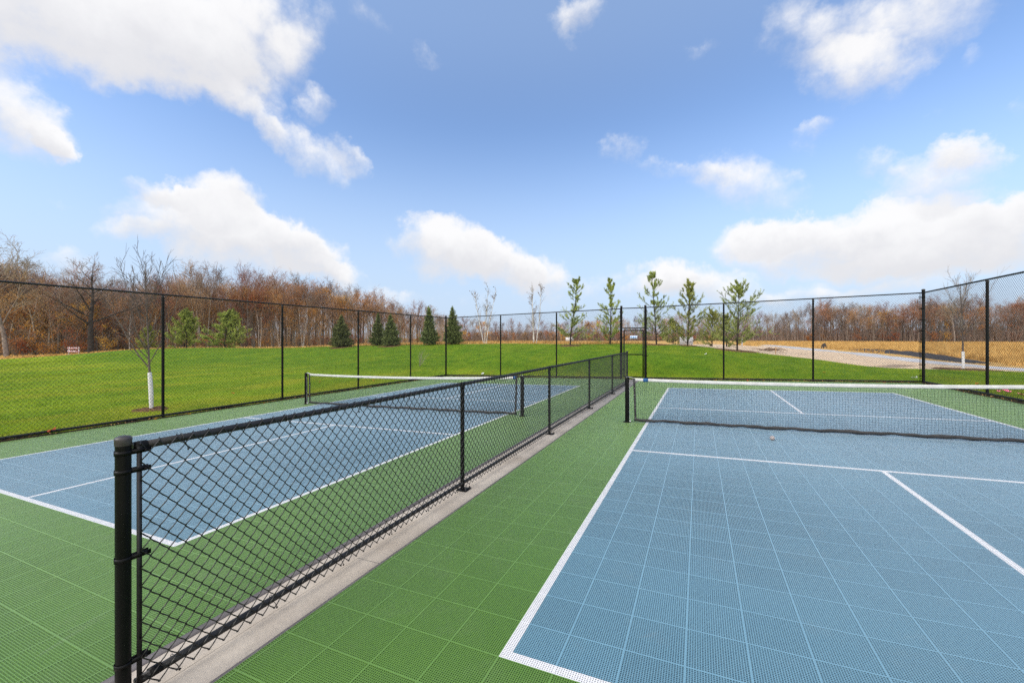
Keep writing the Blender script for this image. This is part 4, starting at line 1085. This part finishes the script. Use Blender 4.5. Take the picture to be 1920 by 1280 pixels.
def conifer(name, t, P, D, n_each, ln, wd, mat, bark, ang=.7, seed=1):
    root = empty(name, (0, 0, 0))
    mb = MB(); mb.segs(*t.arrays(lambda l: l == 0), k=8); mb.segs(*t.arrays(lambda l: l >= 1), k=3); mb.build('trunk', M[bark], root, smooth=True)
    mb = MB(); needle_tufts(mb, P, D, n_each, ln, wd, seed, ang); mb.build('crown', M[mat], root)
    return root
SP = [conifer('spruce_tree', *spruce(61 + i, h, w_), 7, .15, .013, 'spruce', 'barkdark', .6, 61 + i) for i, (h, w_) in enumerate(((2.75, .90), (2.85, .74), (2.70, .86), (3.20, .86), (3.10, .94)))]
inst(SP[0], 640, 36.3, 'broad dark green spruce standing alone, leftmost of the five spruces on the mound', group='spruces on the mound', scale=(1.08, 1.08, .99))
inst(SP[1], 709, 36.8, 'narrow dark spruce half hidden behind a wider one, second from left on the mound', group='spruces on the mound', scale=(.95, .85, 1.0))
inst(SP[2], 732, 35.2, 'dense dark spruce overlapping a narrower one on its left, middle of the five', group='spruces on the mound', scale=(.96, .96, .98))
inst(SP[3], 804, 34.6, 'spruce with a tall thin leader, next to the fence corner on its left', group='spruces on the mound', scale=(.92, .92, .99))
inst(SP[4], 848, 34.2, 'tallest dark spruce, directly behind the corner post of the left court', group='spruces on the mound', scale=(.95, .95, .99))

# ---- young white pines on the mound
def pine(seed, H, W, gap=(.0, .0), low=.10, whorls=13, leanx=0.0, fill=1.0):
    """young white pine: upswept branches in loose whorls, needles in bottle-brush tufts near the branch ends"""
    t = Tree(seed); r = t.r; P = []; D = []
    p0, d0 = t.limb((0, 0, -.1), (leanx, 0, 1), H, .055, .009, 14, .02, 0, .01)
    for i in range(whorls):
        f = low + (.975 - low) * (i + r.uniform(-.25, .25)) / (whorls - 1); f = min(.985, max(.05, f))
        prof = (1 - f) ** .75 * .95 + .14
        if gap[0] < f < gap[1]: prof *= .2
        k = min(13, int(f * 14)); base = p0[k].lerp(p0[k + 1], f * 14 - k)
        for j in range(r.randint(4, 7)):
            a = r.uniform(0, 6.283); L = W * prof * r.choice((.6, 1.0, 1.25, 1.5)) * r.uniform(.8, 1.1); rise = .12 + .95 * f + r.uniform(-.2, .2)
            d = Vector((math.cos(a), math.sin(a), rise)).normalized()
            p, ds = t.limb(base + Vector((0, 0, r.uniform(-.18, .18))), d, L, .015 * (1.1 - f * .6), .005, 6, .06, 1, .07)
            for q in range(2, 7):
                if r.random() > .35 + .13 * q: continue
                for e in range(r.randint(1, 3)):
                    c = p[q - 1].lerp(p[q], r.random()); sd = t.off(ds[q], r.uniform(.3, .8)) + Vector((0, 0, .30)); l2 = max(.10, L * r.uniform(.12, .30))
                    p2, dd2 = t.limb(c, sd, l2, .006, .003, 3, .1, 2, .06)
                    for w_ in (1, 2, 3):
                        if r.random() < fill: P.append(tuple(p2[w_])); D.append(tuple(dd2[w_]))
                if q > 3: P.append(tuple(p[q])); D.append(tuple(ds[q]))
    for e in range(6): P.append(tuple(p0[-1] - Vector((0, 0, .05 * e)))); D.append((r.gauss(0, .25), r.gauss(0, .25), 1))
    return t, P, D
pines = [(1069, 29.6, 4.75, 1.22, (.52, .62), 71, 'tallest sparse pine with a bare gap in its upper trunk, left of the gate', -.04),
         (1144, 29.6, 4.5, 1.05, (.60, .70), 72, 'slender sparse pine with a narrow crown, immediately left of the gate', 0.01),
         (1231, 28.6, 4.85, 1.20, (.56, .63), 73, 'lean sparse pine with a long bare leader, immediately right of the gate', -.03),
         (1289, 27.6, 4.15, 1.30, (.0, .0), 74, 'sparse pine in front of the large white board right of the gate', .01),
         (1382, 25.2, 3.95, 1.62, (.50, .55), 75, 'bushy-bottomed sparse pine farthest right, its trunk at the edge of the bare soil', .0)]
for (u, d, H, W, gap, sd, lab, ln) in pines:
    t, P, D = pine(sd, H, W, gap, leanx=ln)
    put(conifer('pine_tree', t, P, D, 13, .115, .0060, 'pine' if sd % 2 else 'pinelight', 'barkdark', .62, sd), u, d, lab, group='young pines on the mound', rz=random.uniform(0, 6.28))
t, P, D = pine(78, 3.1, 1.25, low=.04, whorls=12)
PB = conifer('pine_tree', t, P, D, 11, .13, .009, 'pine', 'barkdark', .62, 78)
for u, d, s_, lab in ((1335, 36, .98, 'low dense pine behind the sparse ones, between the white board and the last pine'), (1262, 40, .8, 'low pine far behind, showing between the two sparse pines right of the gate'), (1362, 33, .8, 'low green pine close behind the farthest right sparse pine')):
    inst(PB, u, d, lab, group='low pines behind the mound', scale=s_)
t, P, D = pine(77, 4.3, 1.45, low=.02, whorls=24)
PL = conifer('pine_tree', t, P, D, 20, .17, .012, 'pinelight', 'barkdark', .62, 77)
for u, d, s_, lab in ((350, 47, .98, 'light green bushy pine before the wood, narrower one right of the near fence post'), (421, 46.5, (1.22, 1.22, .97), 'widest light green bushy pine before the wood'), (276, 50, .66, 'light green bushy pine half hidden behind the near bare tree')):
    inst(PL, u, d, lab, group='light green pines before the wood', scale=s_)

# ---- two young wrapped street trees close to the fence
def young(seed, H, r0, lean=(0, 0), first=.36, n=15, long_low=None):
    t = Tree(seed); r = t.r
    p, d = t.limb((0, 0, -.05), (lean[0], lean[1], 1), H * .93, r0, .0035, 16, .020, 0, .015)
    for i in range(n):
        f = first + (.93 - first) * i / (n - 1); k = min(15, int(f * 16)); L = H * (.58 - .62 * (f - first)) * r.uniform(.6, 1.12)
        q, qd = t.limb(p[k].lerp(p[k + 1], f * 16 - k if k < 15 else .5), t.off(d[k], r.uniform(.38, .66)), L, .0175 * (1.15 - f), .0040, 9, .045, 1, .085)
        for e in range(8):
            kk = 1 + e; L2 = L * r.uniform(.16, .38)
            q2, qd2 = t.limb(q[kk], t.off(qd[kk], r.uniform(.35, .7)), L2, .0052, .0028, 3, .07, 2, .06)
            for a in range(2): t.limb(q2[1 + a], t.off(qd2[1 + a], r.uniform(.4, .7)), L2 * .5, .0032, .0018, 2, .1, 3, .04)
    if long_low:
        q, qd = t.limb(p[int(16 * long_low[0])], long_low[1], long_low[2], .02, .006, 10, .05, 1, .01)
        for e in range(8):
            q2, qd2 = t.limb(q[2 + e], t.off(qd[2 + e], .6), .4, .007, .003, 3, .1, 2, .04)
            t.limb(q2[2], t.off(qd2[2], .6), .2, .004, .002, 2, .1, 3)
    return t
def wrapped_tree(t, wrap_h, r0, lean=(0, 0), bulge=0.0, twig='youngtwig'):
    root = empty('young_tree', (0, 0, 0))
    mb = MB(); mb.segs(*t.arrays(lambda l: l == 0), k=12); mb.segs(*t.arrays(lambda l: l == 1), k=6); mb.build('trunk', M['bark'], root, smooth=True)
    mb = MB(); mb.segs(*t.arrays(lambda l: l >= 2), k=4); mb.build('crown', M[twig], root)
    pts = np.array([t.P0[i] for i in range(16)] + [t.P1[15]])
    n = 22; zs = np.linspace(0.0, wrap_h, n); cx = np.interp(zs, pts[:, 2], pts[:, 0]); cy = np.interp(zs, pts[:, 2], pts[:, 1])
    mb = MB(); rad = r0 * 1.22 + bulge * np.sin(zs / wrap_h * 3.0) + 0.003 * np.sin(zs * 60)
    mb.tubes(np.stack([cx, cy, zs], 1), rad, 16, caps=True); mb.build('trunk_wrap', M['wrap'], root, smooth=True)
    return root
tA = young(81, 4.25, .036, (.0, 0), .34, 21, long_low=(.32, (-.55, -.25, .85), 1.75))
put(wrapped_tree(tA, 1.05, .036, bulge=.010), 284, 11.6, 'near bare young tree with a white-wrapped trunk on the lawn behind the left fence', group='young trees with white trunk wraps', rz=YAW, dz=-.02)
tB = young(83, 4.35, .042, (.05, 0), .34, 22)
put(wrapped_tree(tB, .82, .042, twig='paletwig'), 1806, 18.9, 'bare young tree with a white-wrapped trunk beside the gravel road on the right', group='young trees with white trunk wraps', rz=YAW, dz=-.02)

# small bare shrub on the slope behind the fence
t = Tree(90)
for q in range(14):
    p, d_ = t.limb((0, 0, 0), (t.r.gauss(0, .45), t.r.gauss(0, .45), 1), .85 * t.r.uniform(.7, 1.1), .005, .002, 5, .08, 1)
    for e in range(5): t.limb(p[1 + e], t.off(d_[1 + e], .5), .22, .003, .0015, 3, .1, 2)
mb = MB(); mb.segs(t.P0, t.P1, t.R0, t.R1, 3); o = mb.build('bare_shrub', M['paletwig'])
put(o, 787, 24.5, 'small pale leafless shrub on the grass slope behind the left fence', 'shrub')

# ---- far tree lines
FARB = BARE
def far(us, dfun, hfun, proto, lab, grp, jit=.25, sc_=1.0):
    for i, u in enumerate(us):
        u2 = u + random.uniform(-1, 1) * jit * 12; d = dfun(u2) * random.uniform(.97, 1.12)
        inst(random.choice(proto), u2, d, lab, group=grp, scale=hfun(u2) * random.uniform(.82, 1.08) * sc_ * d / dfun(u2))
rd = lambda u: float(np.interp(u, [1380, 1450, 1700, 1950], [175, 158, 150, 140]))
rh = lambda u: float(np.interp(u, [1380, 1450, 1490, 1560, 1640, 1720, 1790, 1860, 1950], [.88, .92, 1.04, 1.14, 1.05, 1.06, 1.22, 1.12, 1.12]))
far(np.linspace(1385, 1990, 46), rd, rh, BARE, 'bare tree in the far tree line beyond the dry field on the right', 'bare trees beyond the dry field')
far([1535, 1548, 1562, 1580, 1604, 1630, 1655, 1675, 1690, 1712, 1735, 1750, 1765, 1782, 1800, 1825, 1902, 1920], rd, rh, OAK, 'rust-leaved oak in the far tree line beyond the dry field on the right', 'rust-leaved oaks beyond the dry field', sc_=.98)
far(np.linspace(1400, 1990, 26), rd, lambda u: 1.35, SHRUB, 'low thicket at the foot of the far tree line on the right', 'thickets beyond the dry field')
md = lambda u: 205.0
mh = lambda u: float(np.interp(u, [820, 900, 1000, 1100, 1180, 1300, 1400], [.95, .80, .72, .76, .86, .98, .95]))
far(np.linspace(825, 1400, 40), md, mh, BARE, 'bare tree in the distant wood behind the mound, seen between birches and pines', 'bare trees far behind the mound')
far([868, 1095, 1105, 1120, 1160, 1050, 1240], md, lambda u: mh(u) * .98, OAK, 'rust-leaved tree in the distant wood behind the mound', 'rust-leaved trees far behind the mound')
far(np.linspace(825, 1400, 34), lambda u: 190.0, lambda u: 1.5, SHRUB, 'low thicket in the distant wood behind the mound', 'thickets far behind the mound')
inst(OAK[1], 902, 88, 'round orange-leaved tree behind the leaning birch on the mound', scale=.40)
inst(OAK[1], 1028, 90, 'small orange-leaved tree left of the tallest pine', scale=.24)
inst(OAK[3], 872, 95, 'small orange tree just right of the tallest spruce', scale=.26)

def far_mass():
    mb = MB(); t = Tree(19); r = t.r
    for i in range(900):
        u = r.uniform(815, 2010)
        d = (rd(u) if u > 1390 else 210) * r.uniform(1.0, 1.3); H = 10.5 * (rh(u) if u > 1390 else mh(u)) * r.uniform(.65, 1.0) * d / (rd(u) if u > 1390 else 210)
        x, y = at(u, d)
        p, dd = t.limb((x, y, .3), (0, 0, 1), H * .85, r.uniform(.1, .2), .03, 5, .04, 0)
        for j in range(13):
            k = r.randint(1, 4); q, qd = t.limb(p[k].lerp(p[k + 1], r.random()), t.off(dd[k], r.uniform(.4, 1.0)), H * r.uniform(.14, .28), .05, .02, 2, .15, 1, .05)
            for e in range(3): t.limb(q[r.randint(1, 2)], t.off(qd[1], .6), H * r.uniform(.06, .12), .025, .014, 2, .2, 2, .04)
    mb.segs(*t.arrays(lambda l: l == 0), k=4); mb.segs(*t.arrays(lambda l: l > 0), k=3, mi=1)
    u = 815 + 1195 * rng.random(16000); d = np.array([rd(q) if q > 1390 else 205 for q in u]) * rng.uniform(.98, 1.2, len(u))
    xy = np.array([at(a, b) for a, b in zip(u, d)]); h = rng.uniform(1.5, 6.5, len(u))
    P0 = np.column_stack([xy, np.full(len(u), .2)]); P1 = P0 + np.column_stack([rng.normal(0, .7, len(u)), rng.normal(0, .7, len(u)), h])
    mb.segs(P0, P1, np.full(len(u), .06), np.full(len(u), .025), 3, mi=1)
    leaf_cloud(mb, list(P0[::3] + (P1[::3] - P0[::3]) * .7), 7000, .20, .6, 4, mi=2)
    tag(mb.build('woodland', [M['bark'], M['twig'], M['russet']]), kind='stuff')
far_mass()

# ---------------------------------------------------------------- grass and ground cover
def blades(name, n, region, hmin, hmax, wd, mat, keep=None, dens=None):
    u = rng.uniform(region[0], region[1], n); k = rng.random(n)
    d0, d1 = region[2], region[3]; d = d0 * (d1 / d0) ** k
    xy = np.array([at(a, b) for a, b in zip(u, d)]); x, y = xy[:, 0], xy[:, 1]
    ok = ~((x > LX0 - .06) & (x < RX1 + .06) & (y < Y1 + .06) & (y > Y0))
    if keep is not None: ok &= keep(x, y)
    x, y, d = x[ok], y[ok], d[ok]; n = len(x); z = height(x, y)
    h = rng.uniform(hmin, hmax, n); a = rng.uniform(0, 6.283, n); ww = wd * np.clip(d / 14, .8, 3)
    b = np.column_stack([x, y, z - .005]); s = np.column_stack([np.cos(a), np.sin(a), 0 * a]) * ww[:, None]
    tip = b + np.column_stack([rng.normal(0, .55, n) * h, rng.normal(0, .55, n) * h, h])
    mb = MB(); mb.add(np.stack([b - s, b + s, tip], 1).reshape(-1, 3), tris=np.arange(n * 3).reshape(n, 3))
    tag(mb.build(name, mat), kind='stuff')
inl = lambda x, y: poly_sd(x, y, lawn_poly) > 0.1
blades('grass', 330000, (-120, 2050, 8.0, 40.0), .025, .070, .006, M['blade'], inl)
blades('dry_grass', 60000, (-150, 1300, 28.0, 60.0), .08, .28, .012, M['drygrass'], lambda x, y: (poly_sd(x, y, lawn_poly) < 0.1) & (poly_sd(x, y, lawn_poly) > -9) & (poly_sd(x, y, soil_poly) < -.1))
road_poly_in = lambda x, y: np.ones(len(x), bool)
_bp = np.array([at(u, d) for u, d in ((1600, 53), (1680, 41), (1760, 32), (1835, 25.8))])
def berm_dist(x, y):
    best = np.full(len(x), 1e9)
    for a, b in zip(_bp[:-1], _bp[1:]):
        e = b - a; t = np.clip(((x - a[0]) * e[0] + (y - a[1]) * e[1]) / (e @ e), 0, 1); best = np.minimum(best, np.hypot(x - a[0] - t * e[0], y - a[1] - t * e[1]))
    return best
_rp = np.array([at(u, d) for u, v, d in ROADC])
def road_dist(x, y):
    best = np.full(len(x), 1e9)
    for a, b in zip(_rp[:-1], _rp[1:]):
        e = b - a; t = np.clip(((x - a[0]) * e[0] + (y - a[1]) * e[1]) / (e @ e), 0, 1); best = np.minimum(best, np.hypot(x - a[0] - t * e[0], y - a[1] - t * e[1]))
    return best
blades('dry_grass', 90000, (1380, 2080, 24.0, 160.0), .18, .50, .014, M['drygrass'], lambda x, y: (road_dist(x, y) > 2.9) & (berm_dist(x, y) > 1.3) & (poly_sd(x, y, soil_poly) < -1.0) & (poly_sd(x, y, lawn_poly) < 0))
# uncut grass along the foot of the fences
def edge_tufts():
    n = 16000; s = rng.random(n)
    seg = rng.integers(0, 3, n)
    x = np.where(seg == 0, XL - .10 - np.abs(rng.normal(0, .05, n)), np.where(seg == 1, XL + s * (XR - XL), XR + .10 + np.abs(rng.normal(0, .05, n))))
    y = np.where(seg == 1, BYF + .12 + np.abs(rng.normal(0, .06, n)), -1 + s * 17.6)
    m_ = (np.sin(s * 90) + np.sin(s * 37 + seg) + rng.normal(0, .6, n)) > .1; x, y = x[m_], y[m_]; n = len(x)
    z = height(x, y); h = rng.uniform(.03, .11, n); a = rng.uniform(0, 6.283, n)
    b = np.column_stack([x, y, z]); s_ = np.column_stack([np.cos(a), np.sin(a), 0 * a]) * .006
    tip = b + np.column_stack([rng.normal(0, .5, n) * h, rng.normal(0, .5, n) * h, h]); mb = MB()
    mb.add(np.stack([b - s_, b + s_, tip], 1).reshape(-1, 3), tris=np.arange(n * 3).reshape(n, 3)); tag(mb.build('grass', M['blade']), kind='stuff')
edge_tufts()

def soil_shade_strip():  # dark strip under the rails: real dirt plus their shade painted in
    for nm, x0, x1, y0, y1 in (('l', XL - .10, XL + .055, Y0 + .2, BYF + .02), ('b', XL + .055, XR - .055, BYF - .045, BYF + .05), ('r', XR - .055, XR + .10, 3.2, BYF + .02)):
        n = int(max(x1 - x0, y1 - y0) / .06); a = np.linspace(0, 1, n); k = np.linspace(0, 1, 6)
        U, K = np.meshgrid(a, k, indexing='ij')
        if nm == 'b': X_ = x0 + (x1 - x0) * U; Y_ = y0 + (y1 - y0) * K
        else: Y_ = y0 + (y1 - y0) * U; X_ = x0 + (x1 - x0) * K
        edge = 1 - (2 * np.abs(K - .5)) ** 3
        Z_ = KX * X_ + .002 + edge * (.014 + .012 * rng.random(X_.shape) + .008 * np.sin(U * 60))
        off = .012 * np.sin(U * n * .21) + .010 * rng.standard_normal(U.shape)
        if nm == 'b': Y_ = Y_ + off
        else: X_ = X_ + off
        idx = np.arange(X_.size).reshape(X_.shape); q = np.stack([idx[:-1, :-1], idx[1:, :-1], idx[1:, 1:], idx[:-1, 1:]], -1).reshape(-1, 4)
        m = MB(); m.add(np.stack([X_, Y_, Z_], -1).reshape(-1, 3), q); tag(m.build('soil', M['dirt']), kind='stuff')
    n = 2600; s = rng.random(n); seg = rng.integers(0, 3, n); w_ = rng.normal(0, .05, n)
    x = np.where(seg == 0, XL + w_, np.where(seg == 1, XL + s * (XR - XL), XR + w_)); y = np.where(seg == 1, BYF + w_ * .7, 0 + s * 16.5)
    P = np.column_stack([x, y, KX * x + .03]); m = MB(); leaf_cloud(m, list(P), 2600, .016, .008, 77); tag(m.build('leaf_litter', M['litter']), kind='stuff')
soil_shade_strip()
# mulch rings
def mulch(u, d, r):
    x, y = at(u, d); mb = MB(); n = 40; rings = [0, .35, .7, .9, 1.0]
    V = []
    for q in rings:
        for j in range(n):
            a = j * 6.283 / n; rr = r * q * (1 + .10 * math.sin(3 * a + u) + .06 * math.sin(7 * a)); V.append((x + rr * math.cos(a), y + rr * math.sin(a)))
    V = np.array(V); hh = np.repeat([.045, .04, .035, .02, -.02], n) + rng.normal(0, .008, len(V))
    z = height(V[:, 0], V[:, 1]) + hh; idx = np.arange(len(V)).reshape(-1, n); a = idx[:-1]; b = np.roll(a, -1, 1); c = idx[1:]; e = np.roll(c, -1, 1)
    mb.add(np.column_stack([V, z]), np.stack([a, c, e, b], -1).reshape(-1, 4))
    tag(mb.build('mulch', M['mulch']), kind='stuff')
for u, d, r in ((284, 11.6, .42), (1806, 18.7, 1.15), (1069, 29.4, .8), (1231, 28.4, .9), (1382, 25.0, 1.2), (640, 36.0, 1.1), (732, 35.0, 1.0), (1289, 27.4, .6)): mulch(u, d, r)

# ---------------------------------------------------------------- small things on and beyond the lawn
def barricade():
    x, y = at(138, 46.6); root = empty('barricade', (x, y, gz(x, y)), YAW + .1)
    tag(root, 'low road barricade with two red and white striped boards before the wood', 'barricade')
    for sx in (-.5, .5):
        b = MB(); b.box((sx, .03, .38), (.06, .05, .90)); b.box((sx, .03, .01), (.07, .55, .05)); b.build('leg', M['board'], root)
    for z in (.36, .72):
        b = MB(); b.box((0, 0, z), (1.22, .025, .20)); br = b.build('board', M['board'], root)
        s = MB()
        for k in range(7):
            x0 = -.62 + k * .185
            P = [(x0, -.10), (x0 + .095, -.10), (x0 + .195, .10), (x0 + .10, .10)]
            P = [(min(.61, max(-.61, a)), c) for a, c in P]
            s.add([[a, -.0155, z + c] for a, c in P], [[0, 1, 2, 3]])
        s.build('stripe', M['red'], br)
barricade()
def white_board(u, d, w_, h_, z0, lab, name='sign_board'):
    x, y = at(u, d); g = gz(x, y); root = empty(name, (x, y, g), YAW)
    tag(root, lab, 'sign')
    b = MB(); b.box((0, 0, z0 + h_ / 2), (w_, .03, h_)); b.build('panel', M['board'], root)
    for sx in (-.42, .42):
        b = MB(); b.box((sx * w_, .04, (z0 + h_) / 2), (.05, .05, z0 + h_)); b.build('leg', M['stake'], root)
white_board(1287, 29.5, .94, .56, .02, 'large blank white board behind the pine trunk right of the gate')
white_board(1068, 36.0, .68, .34, .20, 'small blank white board behind the tallest pine left of the gate')
def stake(u, d, h, r, mat, lab, name='marker_stake'):
    x, y = at(u, d); mb = MB(); mb.box((0, 0, h / 2 - .05), (r * 2, r * 2, h + .1)); mb.box((0, 0, h + .005), (r * 1.5, r * 1.5, .012)); o = mb.build(name, M[mat]); o.location = (x, y, gz(x, y)); o.rotation_euler = (.03, .05, .4)
    tag(o, lab, 'stake')
stake(1454, 24.2, .42, .016, 'stake', 'thin wooden stake at the edge of the bare soil right of the last pine')
stake(1391, 40, .75, .035, 'board', 'short white marker post behind the farthest right pine')
stake(617 * 0 + 932, 33.5, .5, .014, 'stake', 'thin reddish stake on the crest right of the leaning birch')
def debris(u, d):
    x, y = at(u, d); mb = MB()
    for k in range(26):
        a = random.uniform(0, 6.28); c = np.array([random.gauss(0, .35), random.gauss(0, .2), .06 + .1 * random.random()]); e = np.array([math.cos(a), math.sin(a) * .5, random.uniform(-.1, .25)]) * random.uniform(.2, .5)
        mb.tubes(np.array([c - e, c + [0, 0, .03], c + e]), .014, 5)
    o = mb.build('branch_pile', M['debris']); o.location = (x, y, gz(x, y)); tag(o, 'small pile of dead branches on the bare soil right of the pines', 'branches')
debris(1446, 27.5)
def stump():
    x, y = at(1545, 62); mb = MB(); mb.lathe([(.55, -.1), (.48, .2), (.40, .5), (.33, .75), (.2, .9), (0, .93)], k=12)
    v = mb.v[0]; v += rng.normal(0, .05, v.shape); o = mb.build('stump', M['berm']); o.scale = (.7, .7, .8); o.location = (x, y, gz(x, y)); tag(o, 'dark stump-like mound beside the far end of the gravel road', 'stump')
stump()
def scrap(name, u, d, s, mat, lab, cat, n=7, group=None, seed=0, lift=.01):
    g = np.random.default_rng(seed + 500); x, y = at(u, d); mb = MB()
    k = 6; X_, Y_ = np.meshgrid(np.linspace(-1, 1, k), np.linspace(-.7, .7, k)); Z_ = np.abs(g.normal(0, .25, X_.shape)) + .35 * (X_ ** 2) * g.random() + .3 * np.maximum(0, Y_)
    X_ = X_ + g.normal(0, .10, X_.shape); Y_ = Y_ + g.normal(0, .1, X_.shape)
    idx = np.arange(k * k).reshape(k, k); a = idx[:-1, :-1]; b = idx[:-1, 1:]; c = idx[1:, 1:]; e = idx[1:, :-1]
    mb.add(np.stack([X_, Y_, Z_], -1).reshape(-1, 3) * s, np.stack([a, b, c, e], -1).reshape(-1, 4)); o = mb.build(name, M[mat]); o.location = (x, y, gz(x, y) + lift); o.rotation_euler = (0.3, 0, g.uniform(0, 6))
    tag(o, lab, cat, group); return o
scrap('paper_scrap', 1715, 15.2, .085, 'paper', 'white paper scrap on the grass just left of the right corner post', 'litter', seed=1, lift=.04)
scrap('paper_scrap', 1324, 20.5, .07, 'paper', 'small white scrap halfway up the mound below the large white board', 'litter', seed=2, lift=.04)
scrap('paper_scrap', 905, 22.0, .08, 'paper', 'small white scrap on the grass behind the back fence near the left corner', 'litter', seed=3, lift=.04)
for k, (u, d, s, lab) in enumerate(((1887, 11.6, .085, 'wide bright pink scrap in the grass just outside the right fence'), (1873, 11.7, .04, 'tiny bright pink scrap left of a wider one outside the right fence'), (1914, 10.9, .06, 'bright pink scrap nearest the right edge, outside the right fence'))):
    scrap('pink_scrap', u, d, s, 'pink', lab, 'litter', group='pink scraps outside the right fence', seed=10 + k, lift=.03)

def leaf(u, v, s, lab, group='scattered fallen leaves', lift=.02, xy=None, seed=0):
    mb = MB(); pts = []
    for j in range(22):
        a = j * 6.283 / 22; r = s * (.62 + .38 * abs(math.cos(2.5 * a))) * (1.1 if j == 0 else 1); pts.append((r * math.cos(a), r * math.sin(a), .25 * s * math.sin(3 * a + seed)))
    pts = np.array(pts); V = np.concatenate([[[0, 0, .12 * s]], pts]); mb.add(V, tris=[[0, 1 + j, 1 + (j + 1) % 22] for j in range(22)])
    mb.tubes(np.array([[0, 0, .1 * s], [-s * .7, 0.05 * s, .05 * s], [-s * 1.3, 0, .2 * s]]), .002 + s * .02, 4)
    o = mb.build('fallen_leaf', M['leaf'])
    x, y = xy; onc = LX0 < x < RX1 and Y0 < y < Y1
    o.location = (x, y, (plane(x) if onc else gz(x, y)) + lift); o.rotation_euler = (random.uniform(-.4, .4), random.uniform(-.4, .4), random.uniform(0, 6)); tag(o, lab, 'leaf', group)
leaf(0, 0, .075, 'large orange leaf caught on the bottom rail of the left fence', lift=.10, xy=(XL + .06, 1.93))
for k in range(9):
    leaf(0, 0, random.uniform(.035, .05), 'small brown leaf lying against the foot of the tall fences', 'leaves along the fences', xy=(XL + random.uniform(.05, .15), random.uniform(2.5, 15)) if k < 5 else (random.uniform(1.5, 7.5), BYF - random.uniform(.05, .15)), seed=k)
for k, (u, d) in enumerate(((437, 14.5), (227, 14.0), (1832, 13.4), (1545, 16.6), (700, 19.0), (600, 18))):
    leaf(0, 0, .05, 'dry leaf lying on the lawn beyond the tall fences', 'leaves on the lawn', xy=at(u, d), seed=k + 20, lift=.05)
